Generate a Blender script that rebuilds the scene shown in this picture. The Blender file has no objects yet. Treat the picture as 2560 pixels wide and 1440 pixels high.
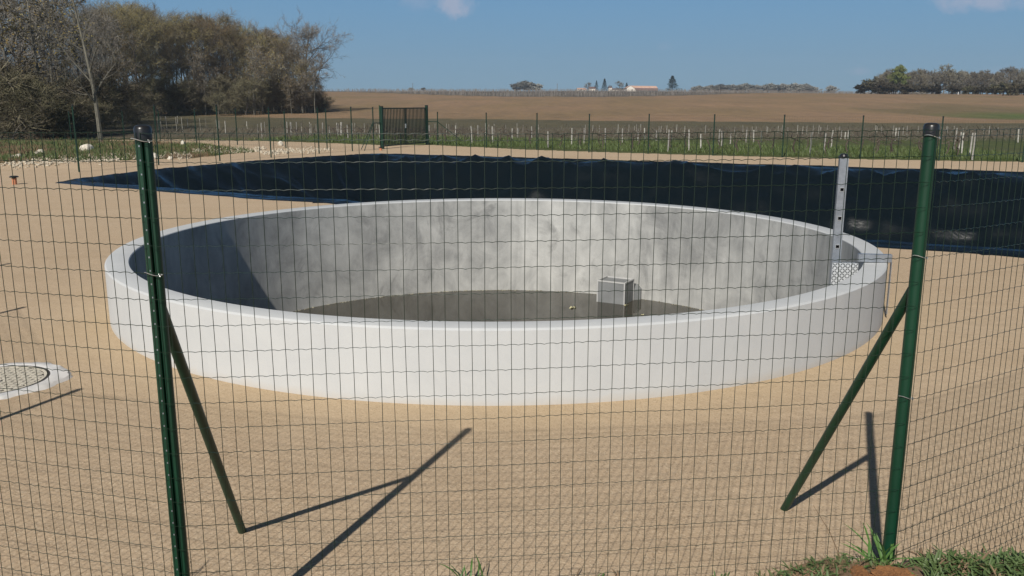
import bpy, math, random
from mathutils import Vector, Matrix, noise
R = math.radians
S = bpy.context.scene
col = S.collection
rnd = random.Random(7)

# ------------------------------------------------------------------ camera
F, YH, EYE = 2150.0, 257.0, 2.25
PITCH = math.atan((720 - YH) / F)
CP, SP = math.cos(PITCH), math.sin(PITCH)
cam = bpy.data.objects.new('camera', bpy.data.cameras.new('camera'))
col.objects.link(cam)
cam.location = (0, 0, EYE)
cam.rotation_euler = (math.pi / 2 - PITCH, 0, 0)
cam.data.sensor_width = 36
cam.data.lens = 36 * F / 2560
cam.data.clip_start = 0.05
cam.data.clip_end = 6000
S.camera = cam

def ray(px, py):
    x = (px - 1280) / F; v = -(py - 720) / F
    return x, CP + v * SP, -SP + v * CP
def gnd(px, py, z=0.0):
    a, b, c = ray(px, py); t = (z - EYE) / c
    return (a * t, b * t)
def at(px, py, Y):
    a, b, c = ray(px, py); t = Y / b
    return Vector((a * t, Y, EYE + c * t))

# ------------------------------------------------------------------ tags
def tag(o, label=None, cat=None, group=None, kind=None):
    if label: o['label'] = label
    if cat: o['category'] = cat
    if group: o['group'] = group
    if kind: o['kind'] = kind
    return o
def thing(name, loc, label, cat, group=None, rz=0.0):
    o = bpy.data.objects.new(name, None); col.objects.link(o)
    o.empty_display_size = 0.2
    o.location = loc; o.rotation_euler = (0, 0, rz)
    return tag(o, label, cat, group)
def dup(root, loc, rz=0.0, sc=None, label=None, group=None):
    r = root.copy(); col.objects.link(r)
    r.location = loc; r.rotation_euler = (0, 0, rz)
    if sc is not None: r.scale = sc if hasattr(sc, '__len__') else (sc, sc, sc)
    if label: r['label'] = label
    if group: r['group'] = group
    for ch in list(root.children):
        c = ch.copy(); col.objects.link(c); c.parent = r
        for g in list(ch.children):
            d = g.copy(); col.objects.link(d); d.parent = c
    return r

# ------------------------------------------------------------------ mesh builder
class MB:
    def __init__(s, org=(0, 0, 0)):
        s.v = []; s.f = []; s.m = []; s.mi = 0; s.o = Vector(org)
    def add(s, vs, fs):
        n = len(s.v); o = s.o
        s.v.extend([(p[0] - o.x, p[1] - o.y, p[2] - o.z) for p in vs])
        s.f.extend([tuple(i + n for i in f) for f in fs]); s.m.extend([s.mi] * len(fs))
    def box(s, c, size, M=None, bev=0.0):
        c = Vector(c); h = Vector(size) * .5
        if bev <= 0:
            vs = [Vector((sx * h.x, sy * h.y, sz * h.z)) for sz in (-1, 1) for sy in (-1, 1) for sx in (-1, 1)]
            fs = [(0, 2, 3, 1), (4, 5, 7, 6), (0, 1, 5, 4), (2, 6, 7, 3), (0, 4, 6, 2), (1, 3, 7, 5)]
        else:
            b = min(bev, h.x * .9, h.y * .9, h.z * .9)
            prof = [(-h.z, b), (-h.z + b, 0), (h.z - b, 0), (h.z, b)]
            vs = []; fs = []
            for z, i in prof:
                x, y = h.x - i, h.y - i
                cx = b if i == 0 else b * .5
                for p in ((x - cx, -y), (x, -y + cx), (x, y - cx), (x - cx, y), (-x + cx, y), (-x, y - cx), (-x, -y + cx), (-x + cx, -y)):
                    vs.append(Vector((p[0], p[1], z)))
            for r in range(3):
                for k in range(8):
                    a = r * 8 + k; b2 = r * 8 + (k + 1) % 8
                    fs.append((a, b2, b2 + 8, a + 8))
            fs.append(tuple(range(7, -1, -1))); fs.append(tuple(range(24, 32)))
        if M is not None: vs = [M @ v for v in vs]
        s.add([v + c for v in vs], fs)
    def tube(s, pts, rad, n=6, cap=True):
        pts = [Vector(p) for p in pts]; k = len(pts)
        if not hasattr(rad, '__len__'): rad = [rad] * k
        vs = []; fs = []
        d0 = (pts[1] - pts[0]).normalized()
        u = d0.orthogonal().normalized()
        for i, p in enumerate(pts):
            if i == 0: d = d0
            elif i == k - 1: d = (pts[i] - pts[i - 1]).normalized()
            else: d = (pts[i + 1] - pts[i - 1]).normalized()
            u = (u - d * u.dot(d))
            if u.length < 1e-6: u = d.orthogonal()
            u.normalize(); w = d.cross(u)
            for j in range(n):
                a = 2 * math.pi * j / n
                vs.append(p + (u * math.cos(a) + w * math.sin(a)) * rad[i])
        for i in range(k - 1):
            for j in range(n):
                a = i * n + j; b = i * n + (j + 1) % n
                fs.append((a, b, b + n, a + n))
        if cap and n > 2:
            fs.append(tuple(range(n - 1, -1, -1))); fs.append(tuple(range((k - 1) * n, k * n)))
        s.add(vs, fs)
    def lathe(s, prof, c=(0, 0, 0), n=24, closed=False):
        c = Vector(c); vs = []; fs = []
        for r, z in prof:
            for j in range(n):
                a = 2 * math.pi * j / n
                vs.append(c + Vector((r * math.cos(a), r * math.sin(a), z)))
        k = len(prof)
        for i in range(k if closed else k - 1):
            i2 = (i + 1) % k
            for j in range(n):
                j2 = (j + 1) % n
                fs.append((i * n + j, i * n + j2, i2 * n + j2, i2 * n + j))
        s.add(vs, fs)
    def prism(s, poly, z0, z1, M=None):
        n = len(poly)
        vs = [Vector((p[0], p[1], z0)) for p in poly] + [Vector((p[0], p[1], z1)) for p in poly]
        if M is not None: vs = [M @ v for v in vs]
        fs = [(i, (i + 1) % n, (i + 1) % n + n, i + n) for i in range(n)]
        fs.append(tuple(range(n - 1, -1, -1))); fs.append(tuple(range(n, 2 * n)))
        s.add(vs, fs)
    def quad(s, a, b, c, d): s.add([a, b, c, d], [(0, 1, 2, 3)])
    def tri(s, a, b, c): s.add([a, b, c], [(0, 1, 2)])
    def build(s, name, mat, parent=None, smooth=True):
        me = bpy.data.meshes.new(name)
        me.from_pydata(s.v, [], s.f)
        for m in (mat if isinstance(mat, (list, tuple)) else [mat]): me.materials.append(m)
        if isinstance(mat, (list, tuple)): me.polygons.foreach_set('material_index', s.m)
        if smooth:
            me.polygons.foreach_set('use_smooth', [True] * len(me.polygons))
            try: me.set_sharp_from_angle(angle=R(40))
            except Exception: pass
        me.update()
        o = bpy.data.objects.new(name, me); col.objects.link(o)
        if parent is not None: o.parent = parent
        elif s.o.length > 0: o.location = s.o
        return o

# ------------------------------------------------------------------ materials
class N:
    def __init__(s, mat):
        mat.use_nodes = True; s.t = mat.node_tree; s.t.nodes.clear()
    def n(s, typ, **kw):
        nd = s.t.nodes.new(typ)
        for k, v in kw.items():
            if k.startswith('_'): setattr(nd, k[1:], v)
            else:
                key = int(k[1:]) if k[0] == 'i' and k[1:].isdigit() else k.replace('__', ' ')
                if isinstance(v, bpy.types.NodeSocket): s.t.links.new(v, nd.inputs[key])
                else: nd.inputs[key].default_value = v
        return nd
    def math(s, op, a, b=0.0, c=0.0, clamp=False):
        nd = s.t.nodes.new('ShaderNodeMath'); nd.operation = op; nd.use_clamp = clamp
        for i, v in enumerate((a, b, c)):
            if isinstance(v, bpy.types.NodeSocket): s.t.links.new(v, nd.inputs[i])
            else: nd.inputs[i].default_value = v
        return nd.outputs[0]
    def mix(s, f, a, b, blend='MIX'):
        nd = s.t.nodes.new('ShaderNodeMix'); nd.data_type = 'RGBA'; nd.blend_type = blend
        for i, v in ((0, f), (6, a), (7, b)):
            if isinstance(v, bpy.types.NodeSocket): s.t.links.new(v, nd.inputs[i])
            else: nd.inputs[i].default_value = (tuple(v) + (1,))[:4] if hasattr(v, '__len__') else v
        return nd.outputs[2]
    def noise(s, vec, scale, detail=3, rough=.55, dist=0.0):
        nd = s.n('ShaderNodeTexNoise', Scale=scale, Detail=detail, Roughness=rough, Distortion=dist)
        if vec is not None: s.t.links.new(vec, nd.inputs['Vector'])
        return nd.outputs['Fac']
    def ramp(s, f, stops):
        nd = s.t.nodes.new('ShaderNodeValToRGB'); e = nd.color_ramp.elements
        while len(e) < len(stops): e.new(.5)
        for el, (p, c) in zip(e, stops):
            el.position = p
            el.color = (c, c, c, 1) if not hasattr(c, '__len__') else (tuple(c) + (1,))[:4]
        s.t.links.new(f, nd.inputs[0]); return nd.outputs[0]
    def out(s, shader):
        o = s.t.nodes.new('ShaderNodeOutputMaterial'); s.t.links.new(shader, o.inputs['Surface'])
def rgb(*c): return tuple(c) + (1,)
def pm(name, c1, c2=None, scale=8, rough=.6, metal=0.0, spec=.5, bump=0.0, bscale=60, stretch=None, lo=.35, hi=.65, var=0.0, sub=0.0):
    m = bpy.data.materials.new(name); g = N(m)
    tc = g.n('ShaderNodeTexCoord').outputs['Object']
    if stretch: tc = g.n('ShaderNodeMapping', Vector=tc, Scale=stretch).outputs[0]
    b = g.n('ShaderNodeBsdfPrincipled', Roughness=rough, Metallic=metal)
    b.inputs['Specular IOR Level'].default_value = spec
    c = None
    if c2 is not None:
        f = g.ramp(g.noise(tc, scale, 5, .6), [(lo, 0.0), (hi, 1.0)])
        c = g.mix(f, c1, c2)
    else:
        rg = g.t.nodes.new('ShaderNodeRGB'); rg.outputs[0].default_value = rgb(*c1); c = rg.outputs[0]
    if var > 0:
        r = g.n('ShaderNodeObjectInfo').outputs['Random']
        c = g.n('ShaderNodeHueSaturation', Color=c, Value=g.math('ADD', 1 - var, g.math('MULTIPLY', r, 2 * var)),
                Hue=g.math('ADD', .5 - var * .06, g.math('MULTIPLY', r, var * .12))).outputs[0]
    g.t.links.new(c, b.inputs['Base Color'])
    if bump > 0:
        bp = g.n('ShaderNodeBump', Strength=bump, Distance=.01, Height=g.noise(tc, bscale, 4, .6))
        g.t.links.new(bp.outputs[0], b.inputs['Normal'])
    g.out(b.outputs[0]); return m

M = {}
M['green_post'] = pm('green_post', (.001, .037, .016), (.0008, .028, .012), 5, .48, bump=.05, bscale=200)
M['green_dark'] = pm('green_dark', (.002, .026, .013), (.002, .018, .009), 4, .45)
M['wire'] = pm('wire', (.006, .022, .013), (.007, .018, .010), 30, .35)
M['black_cap'] = pm('black_cap', (.012, .012, .013), (.02, .02, .02), 20, .32)
M['galv'] = pm('galv', (.40, .43, .47), (.30, .32, .35), 14, .42, metal=.75, bump=.05, bscale=80)
M['galv_bright'] = pm('galv_bright', (.62, .64, .66), (.5, .52, .55), 25, .3, metal=.85, bump=.06, bscale=90)
M['plate'] = pm('plate', (.66, .68, .70), (.55, .57, .58), 25, .35, metal=.25, bump=.06, bscale=90)
M['plate_dark'] = pm('plate_dark', (.20, .21, .22), (.13, .14, .15), 25, .35, metal=.4)
M['dark_hole'] = pm('dark_hole', (.015, .015, .018), (.03, .03, .03), 9, .7)
M['tie'] = pm('tie', (.75, .77, .78), (.6, .6, .6), 40, .3, metal=.8)
M['stake'] = pm('stake', (.40, .385, .345), (.26, .245, .22), 5, .85, bump=.3, bscale=30, var=.25)
M['vine'] = pm('vine', (.050, .037, .028), (.09, .07, .055), 12, .9, var=.3)
M['grass'] = pm('grass', (.055, .092, .020), (.095, .120, .036), .8, .7, lo=.3, hi=.7)
M['grass_fore'] = pm('grass_fore', (.05, .12, .022), (.09, .17, .04), 3, .55, lo=.3, hi=.7)
M['weed'] = pm('weed', (.045, .085, .022), (.085, .125, .04), 6, .6, lo=.3, hi=.7)
M['dry'] = pm('dry', (.22, .15, .085), (.13, .085, .05), 5, .85)
M['stone'] = pm('stone', (.66, .62, .53), (.46, .41, .33), 6, .9, bump=.5, bscale=14)
M['rubble'] = pm('rubble', (.48, .42, .33), (.36, .31, .23), 3, .9)
M['clay'] = pm('clay', (.27, .125, .045), (.17, .078, .03), 5, .95, bump=.8, bscale=25)
M['terracotta'] = pm('terracotta', (.50, .20, .10), (.42, .16, .08), 8, .7)
M['white_wall'] = pm('white_wall', (.72, .66, .58), (.64, .58, .50), .4, .85)
M['roof_tile'] = pm('roof_tile', (.56, .36, .27), (.46, .28, .20), .6, .85)
M['roof_dark'] = pm('roof_dark', (.12, .07, .06), (.17, .10, .085), .6, .8)
M['dark_window'] = pm('dark_window', (.02, .022, .025), (.04, .04, .045), 3, .2)
M['bark'] = pm('bark', (.085, .075, .062), (.16, .14, .118), 3, .9, stretch=(3, 3, .6), var=.25)
M['bark_pale'] = pm('bark_pale', (.155, .145, .115), (.075, .068, .055), 3, .9, stretch=(3, 3, .8), var=.15)
M['twig'] = pm('twig', (.120, .105, .064), (.165, .140, .090), .35, .9, var=.3)
M['twig_gray'] = pm('twig_gray', (.135, .122, .105), (.20, .185, .16), .35, .9, var=.2)
M['bud'] = pm('bud', (.225, .170, .058), (.23, .150, .055), .25, .85, var=.35)
M['bud_olive'] = pm('bud_olive', (.215, .185, .060), (.24, .18, .060), .25, .85, var=.3)
M['leaf'] = pm('leaf', (.105, .125, .032), (.14, .15, .04), .3, .8, var=.2)
M['scrub'] = pm('scrub', (.055, .052, .025), (.085, .070, .038), .6, .9, var=.35)
M['hedge'] = pm('hedge', (.25, .25, .22), (.30, .28, .24), .3, .9, var=.15)
M['needle'] = pm('needle', (.024, .05, .036), (.036, .068, .045), .8, .85, var=.2)

def concrete(name, c_lo, c_hi, stain, vert=True, trowel=False):
    m = bpy.data.materials.new(name); g = N(m)
    pos = g.n('ShaderNodeNewGeometry').outputs['Position']
    big = g.noise(g.n('ShaderNodeMapping', Vector=pos, Scale=(.55, .55, .55)).outputs[0], 1.0, 6, .62, .6)
    streak = g.noise(g.n('ShaderNodeMapping', Vector=pos, Scale=(2.2, 2.2, .5)).outputs[0], 1.0, 6, .62, 1.0)
    mid = g.noise(pos, 2.3, 6, .68, .8)
    fine = g.noise(pos, 55, 3, .6)
    if stain > 0:
        f = g.math('ADD', g.math('MULTIPLY', big, .5), g.math('ADD', g.math('MULTIPLY', streak, .35), g.math('MULTIPLY', mid, .35)))
        c = g.mix(g.ramp(f, [(.42, 0.0), (.74, 1.0)]), c_lo, c_hi)
        blot = g.ramp(g.noise(g.n('ShaderNodeMapping', Vector=pos, Scale=(1.1, 1.1, .75), Location=(5, 3, 1)).outputs[0], 1.0, 7, .66, 1.5), [(.56, 0.0), (.68, 1.0)])
        c = g.mix(g.math('MULTIPLY', blot, stain), c, tuple(x * .55 for x in c_lo))
    else:
        c = g.mix(g.ramp(mid, [(.3, 0.0), (.7, 1.0)]), c_lo, c_hi)
        c = g.mix(g.math('MULTIPLY', g.ramp(g.noise(g.n('ShaderNodeMapping', Vector=pos, Scale=(6, 6, .7)).outputs[0], 1.0, 5, .65), [(.56, 0.0), (.8, 1.0)]), .22), c, tuple(x * .75 for x in c_lo))
    if stain == 0:   # sand splashed on the foot of the wall
        zz = g.n('ShaderNodeSeparateXYZ', Vector=pos).outputs['Z']
        sp = g.ramp(g.math('ADD', zz, g.math('MULTIPLY', g.math('SUBTRACT', .5, mid), .16)), [(.0, .30), (.07, 0.0)])
        c = g.mix(sp, c, (.42, .33, .22))
    c = g.mix(g.math('MULTIPLY', fine, .12), c, (.3, .3, .3))
    b = g.n('ShaderNodeBsdfPrincipled', Roughness=.75)
    b.inputs['Specular IOR Level'].default_value = .35
    g.t.links.new(c, b.inputs['Base Color'])
    h = g.math('ADD', g.math('MULTIPLY', mid, .7), g.math('MULTIPLY', fine, .08))
    bp = g.n('ShaderNodeBump', Strength=.18, Distance=.03, Height=h)
    g.t.links.new(bp.outputs[0], b.inputs['Normal'])
    g.out(b.outputs[0]); return m
M['tank_out'] = concrete('tank_out', (.455, .468, .475), (.505, .515, .515), 0)
M['tank_in'] = concrete('tank_in', (.15, .153, .152), (.47, .47, .45), .5)
M['collar'] = concrete('collar', (.62, .62, .62), (.72, .72, .72), 0)

def ground_mat():
    m = bpy.data.materials.new('ground_earth'); g = N(m)
    pos = g.n('ShaderNodeNewGeometry').outputs['Position']
    att = g.n('ShaderNodeAttribute', _attribute_name='Col')
    n1 = g.noise(pos, .9, 5, .6); n2 = g.noise(pos, .12, 4, .55); n3 = g.noise(pos, 5.5, 4, .65); n4 = g.noise(pos, 70, 3, .65)
    n5 = g.noise(pos, 190, 2, .6)
    # sand / limestone fines
    sand = g.mix(g.ramp(n2, [(.35, 0.0), (.65, 1.0)]), (.450, .335, .222), (.485, .365, .245))
    sand = g.mix(g.math('MULTIPLY', g.ramp(n1, [(.35, 0.0), (.68, 1.0)]), .6), sand, (.50, .385, .265))
    sand = g.mix(g.math('MULTIPLY', g.ramp(n3, [(.45, 0.0), (.75, 1.0)]), .22), sand, (.36, .26, .165))
    vor = g.n('ShaderNodeTexVoronoi', Vector=pos, Scale=115.0)
    sand = g.mix(g.ramp(g.n('ShaderNodeSeparateColor', Color=vor.outputs['Color']).outputs[0], [(.80, 0.0), (.92, .5)]), sand, (.60, .50, .36))
    sand = g.mix(g.ramp(g.n('ShaderNodeSeparateColor', Color=vor.outputs['Color']).outputs[1], [(.78, 0.0), (.94, .5)]), sand, (.20, .14, .08))
    sand = g.mix(g.math('MULTIPLY', g.ramp(n4, [(.4, 0.0), (.7, 1.0)]), .3), sand, (.30, .22, .145))
    tr = g.noise(g.n('ShaderNodeMapping', Vector=pos, Scale=(.25, 1.6, 1), Rotation=(0, 0, .35)).outputs[0], 1.0, 5, .65, .4)
    sand = g.mix(g.math('MULTIPLY', g.ramp(tr, [(.52, 0.0), (.72, 1.0)]), .30), sand, (.33, .245, .16))
    big = g.ramp(g.noise(pos, .35, 4, .6, .5), [(.45, 0.0), (.70, 1.0)])
    sand = g.mix(g.math('MULTIPLY', big, .28), sand, (.52, .41, .29))
    # ochre backfill close round the tank
    d = g.n('ShaderNodeVectorMath', _operation='DISTANCE', i0=pos, i1=(-.165, 10.675, 0)).outputs['Value']
    ring = g.math('SUBTRACT', 1.0, g.math('MULTIPLY', g.math('SUBTRACT', g.math('ADD', d, g.math('MULTIPLY', n1, .9)), 4.9), 1.1), clamp=True)
    sand = g.mix(g.math('MULTIPLY', ring, .34), sand, (.45, .345, .205))
    # countryside
    land = g.mix(g.math('MULTIPLY', g.ramp(n1, [(.3, 0.0), (.7, 1.0)]), .5), att.outputs['Color'], (.55, .55, .55), 'MULTIPLY')
    nf = g.noise(g.n('ShaderNodeMapping', Vector=pos, Scale=(.25, .06, .25)).outputs[0], 1.0, 6, .7)
    land = g.mix(g.ramp(nf, [(.35, 0.0), (.7, .55)]), land, g.mix(1.0, land, (1.6, 1.5, 1.35), 'MULTIPLY'))
    nc = g.noise(pos, 1.7, 2, .5)
    land = g.mix(g.ramp(nc, [(.66, 0.0), (.74, .5)]), land, (.42, .33, .23))
    sm = g.math('ADD', att.outputs['Alpha'], g.math('MULTIPLY', g.math('SUBTRACT', n3, .5), .5))
    fm = g.ramp(sm, [(.44, 0.0), (.56, 1.0)])
    c = g.mix(fm, land, sand)
    b = g.n('ShaderNodeBsdfPrincipled', Roughness=.95)
    b.inputs['Specular IOR Level'].default_value = .15
    g.t.links.new(c, b.inputs['Base Color'])
    h = g.math('ADD', g.math('MULTIPLY', n3, 2.2), g.math('ADD', g.math('MULTIPLY', n4, .55), g.math('MULTIPLY', n5, .30)))
    bp = g.n('ShaderNodeBump', Strength=.7, Distance=.012, Height=h)
    g.t.links.new(bp.outputs[0], b.inputs['Normal'])
    g.out(b.outputs[0]); return m
M['ground'] = ground_mat()

def liner_mat():
    m = bpy.data.materials.new('black_liner'); g = N(m)
    pos = g.n('ShaderNodeNewGeometry').outputs['Position']
    b = g.n('ShaderNodeBsdfPrincipled', Roughness=.24)
    b.inputs['Specular IOR Level'].default_value = .36
    n1 = g.noise(pos, 1.3, 5, .6, 1.2); n2 = g.noise(g.n('ShaderNodeMapping', Vector=pos, Scale=(1, 1, 1), Rotation=(0, 0, .5)).outputs[0], 4.5, 4, .6, 2.0)
    dust = g.ramp(g.noise(pos, .8, 6, .7, .7), [(.5, 0.0), (.8, .35)])
    g.t.links.new(g.mix(dust, (.0032, .0062, .0082), (.009, .014, .017)), b.inputs['Base Color'])
    g.t.links.new(g.math('ADD', .15, g.math('MULTIPLY', n1, .12)), b.inputs['Roughness'])
    bp = g.n('ShaderNodeBump', Strength=.16, Distance=.10, Height=g.math('ADD', n1, g.math('MULTIPLY', n2, .06)))
    g.t.links.new(bp.outputs[0], b.inputs['Normal'])
    g.out(b.outputs[0]); return m
M['liner'] = liner_mat()

def water_mat():
    m = bpy.data.materials.new('rain_water'); g = N(m)
    pos = g.n('ShaderNodeNewGeometry').outputs['Position']
    b = g.n('ShaderNodeBsdfPrincipled', Roughness=.03, IOR=1.33)
    c = g.mix(g.ramp(g.noise(pos, .6, 5, .6), [(.35, 0.0), (.7, 1.0)]), (.034, .031, .022), (.052, .046, .033))
    g.t.links.new(c, b.inputs['Base Color'])
    bp = g.n('ShaderNodeBump', Strength=.02, Distance=.02, Height=g.noise(pos, 3.0, 3, .5))
    g.t.links.new(bp.outputs[0], b.inputs['Normal'])
    g.out(b.outputs[0]); return m
M['water'] = water_mat()

# ------------------------------------------------------------------ terrain
PROF = [(-60, 0), (50, 0), (75, 0.0), (126, .2), (170, 1.35), (230, 3.2), (290, 4.95), (350, 6.5), (450, 7.9), (700, 11.1), (780, 11.9), (1000, 9.0), (1600, -10), (3000, -60)]
def prof(y):
    if y <= PROF[0][0]: return PROF[0][1]
    for (a, za), (b, zb) in zip(PROF, PROF[1:]):
        if y <= b:
            t = (y - a) / (b - a); return za + (zb - za) * t
    return PROF[-1][1]
def height(x, y):
    z = .25 * (prof(y - 12) + 2 * prof(y) + prof(y + 12)) if y > 64 else 0.0
    w = min(1.0, max(0.0, (y - 60) / 100))
    z += w * (noise.noise(Vector((x * .012, y * .012, 3.1))) * .5 * min(1, y / 250))
    if y > 300: z -= .012 * max(0, x - 60) * min(1, (y - 300) / 60) * .8
    # lumpy verge outside the left fence
    if x < -13 and 30 < y < 60:
        w2 = min(1, (-13 - x) / 3) * min(1, (y - 30) / 3) * (1 if y < 46 else max(0, 1 - (y - 46) / 3))
        z += w2 * (.16 + .14 * noise.noise(Vector((x * .5, y * .5, 1))))
    return z

TC = Vector((-.165, 10.675)); TR = 4.488; TIN = 4.25; RIM = .607; FLOOR = -1.02
PA = Vector((-13.23, 24.7)); PB = Vector((-6.0, 38.9)); PC = PB + Vector((.908, -.419)) * 35; PD = PA + Vector((.860, -.509)) * 35; PW = 17.0; PL = 35.0
def pond_xy(u, v):
    p = PA * (1 - u) * (1 - v) + PD * u * (1 - v) + PB * (1 - u) * v + PC * u * v
    return p + Vector((-1, .5)) * (1.5 * 4 * max(0, v) * max(0, 1 - v) * max(0, 1 - u) ** 8)
def inpoly(x, y, P):
    c = False; j = len(P) - 1
    for i in range(len(P)):
        xi, yi = P[i]; xj, yj = P[j]
        if (yi > y) != (yj > y) and x < (xj - xi) * (y - yi) / (yj - yi) + xi: c = not c
        j = i
    return c
POLY = [pond_xy(0, i / 12) for i in range(12)] + [pond_xy(i / 4, 1) for i in range(4)] + [PC, PD]
def pond_m(x, y):       # distance inside the outline of the liner
    p = Vector((x, y)); best = 1e9
    for i in range(len(POLY)):
        q, r = POLY[i - 1], POLY[i]; d = r - q
        t = max(0, min(1, (p - q).dot(d) / d.length_squared)); best = min(best, (p - q - d * t).length)
    return best if inpoly(x, y, POLY) else -best
SAND = [gnd(0, 412), gnd(200, 411), gnd(333, 405), gnd(480, 396), gnd(575, 385), gnd(645, 379), gnd(600, 373), gnd(520, 367), gnd(430, 362), gnd(330, 357), gnd(250, 350),
        gnd(420, 348), gnd(640, 352), gnd(800, 357), gnd(960, 363), gnd(1075, 362.5), gnd(1216, 369), gnd(1342, 375), gnd(1620, 384), gnd(1952, 393), gnd(2148, 398), gnd(2560, 405), (40, 20), (40, -12), (-45, -12), (-45, 20)]
def lerp3(a, b, t): return tuple(a[i] + (b[i] - a[i]) * t for i in range(3))
C_GRASS = (.060, .082, .022); C_SOIL = (.105, .088, .062); C_OLIVE = (.098, .088, .054)
C_FIELD = (.235, .160, .100); C_VINE = (.100, .090, .076); C_GREEN = (.070, .115, .030); C_TRACK = (.36, .30, .21)
VB = [(-75, 345), (-60, 340), (0, 262), (27, 266), (66, 300), (105, 346), (400, 700)]
def vine_y(x):
    if x <= VB[0][0]: return 345
    for (a, ya), (b, yb) in zip(VB, VB[1:]):
        if x <= b: return ya + (yb - ya) * (x - a) / (b - a)
    return 700
def land(x, y):
    nz = noise.noise(Vector((x * .05, y * .03, 7)))
    if y < 52:
        g = .5 + .5 * noise.noise(Vector((x * .35, y * .35, 2)))
        if x < -11: return lerp3((.13, .095, .055), C_GRASS, min(1, max(0, g * 1.4 - .15)))
        return lerp3(C_SOIL, C_GRASS, .55 + .45 * g)
    if y < 78: return lerp3(C_GRASS, C_SOIL, min(1, max(0, (y - 50) / 10 + nz * .4)))
    lim = max(94, min(140, 112 - .42 * x)) + 5 * nz
    if x > 62 and y > 110:   # right-hand meadow edge
        k = (x - 62) / 70
        if y < 170 - 14 * nz:
            e = ((x - 74) / 13) ** 2 + ((y - 132) / 24) ** 2
            return lerp3(C_GREEN, (.155, .120, .068), min(1, max(0, e * .9 + nz * .8)))
        if y < 195: return lerp3((.165, .125, .072), C_FIELD, min(1, max(0, (y - 165) / 30 + nz)))
    if y < lim: return C_OLIVE if y > 82 else lerp3(C_SOIL, C_OLIVE, (y - 78) / 4)
    if x > 66 and 186 < y < 190 + .03 * x: return C_TRACK if x < 100 or nz > .1 else lerp3(C_TRACK, C_FIELD, .5)
    if y > vine_y(x) + 6 * nz: return C_VINE
    return lerp3(C_FIELD, (.195, .142, .080), min(1, max(0, .4 + nz * 1.2)))

def axis(a, b, step, lo, hi, grow):
    xs = [a]
    while xs[-1] < b: xs.append(xs[-1] + step)
    s = step
    while xs[-1] < hi: s = s * grow; xs.append(xs[-1] + s)
    s = step; pre = [a]
    while pre[-1] > lo: s = s * grow; pre.append(pre[-1] - s)
    return pre[:0:-1] + xs
xs = axis(-22, 18, .3, -700, 700, 1.06)
ys = axis(2, 50, .3, -40, 960, 1.035)
vs = []; cols = []
for y in ys:
    for x in xs:
        vs.append((x, y, height(x, y)))
        s = 1.0 if inpoly(x, y, SAND) else 0.0
        cols.extend(land(x, y) + (s,))
fs = []; nx = len(xs)
ok = []
for (x, y, z) in vs:
    ok.append((Vector((x, y)) - TC).length > TR - .12 and (y < 5 or y > 42 or pond_m(x, y) < .5))
for j in range(len(ys) - 1):
    for i in range(nx - 1):
        q = (j * nx + i, j * nx + i + 1, (j + 1) * nx + i + 1, (j + 1) * nx + i)
        if all(ok[k] for k in q): fs.append(q)
n0 = len(vs); NS = 128      # ring of ground meeting the tank wall
for r in (TR - .06, TR + .6):
    for k in range(NS):
        a = 2 * math.pi * k / NS
        vs.append((TC.x + r * math.cos(a), TC.y + r * math.sin(a), .004 if r < TR else .001)); cols.extend((.4, .3, .2, 1.0))
for k in range(NS): fs.append((n0 + k, n0 + NS + k, n0 + NS + (k + 1) % NS, n0 + (k + 1) % NS))
me = bpy.data.meshes.new('ground'); me.from_pydata(vs, [], fs)
ca = me.color_attributes.new('Col', 'FLOAT_COLOR', 'POINT'); ca.data.foreach_set('color', cols)
me.materials.append(M['ground'])
me.polygons.foreach_set('use_smooth', [True] * len(me.polygons))
gr = bpy.data.objects.new('ground', me); col.objects.link(gr); tag(gr, kind='structure')

# ------------------------------------------------------------------ near fence geometry
FP = [Vector(p) for p in ((-8.2, 9.5), (-6.5, 6.8), (-4.48, 3.96), (-1.31, 3.10), (1.645, 3.43), (4.25, 5.05))]

# bank of earth outside the fence
def bank_h(x):
    pts = [(-6, .2), (.2, .2), (.8, .24), (.95, .27), (1.27, .36), (1.7, .37), (2.4, .35), (5, .36)]
    if x <= pts[0][0]: return pts[0][1]
    for (a, za), (b, zb) in zip(pts, pts[1:]):
        if x <= b: return za + (zb - za) * (x - a) / (b - a)
    return pts[-1][1]
def fence_y(x):
    P = FP[2:]
    if x <= P[0].x: return P[0].y + (P[0].x - x) * 1.4
    for a, b in zip(P, P[1:]):
        if x <= b.x: return a.y + (b.y - a.y) * (x - a.x) / (b.x - a.x)
    return P[-1].y + (x - P[-1].x) * .6
def bank_y(x): return fence_y(x) if x < 1.645 else 3.43 + .04 * (x - 1.645)
def bank_z(x, y):
    d = bank_y(x) - y        # >0 outside
    n = noise.noise(Vector((x * 3.1, y * 3.1, 0))) * .05 + noise.noise(Vector((x * 9, y * 9, 4))) * .025
    t = min(1, max(0, (d + .13 + n) / .20)); t = t * t * (3 - 2 * t)
    return bank_h(x) * t - .03 + n * .6 * t
mb = MB()
bx = [-5.2 + .06 * i for i in range(170)]; by = [-.45 + .045 * i for i in range(60)]
V = []; 
for x in bx:
    for d in by:
        y = bank_y(x) - d
        V.append((x, y, bank_z(x, y)))
FS = [(i * 60 + j, i * 60 + j + 1, (i + 1) * 60 + j + 1, (i + 1) * 60 + j) for i in range(169) for j in range(59)]
mb.add(V, FS)
M['bank'] = pm('bank', (.20, .13, .075), (.12, .085, .05), 5, .95, bump=.8, bscale=40)
tag(mb.build('earth_bank', M['bank']), kind='structure')

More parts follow.
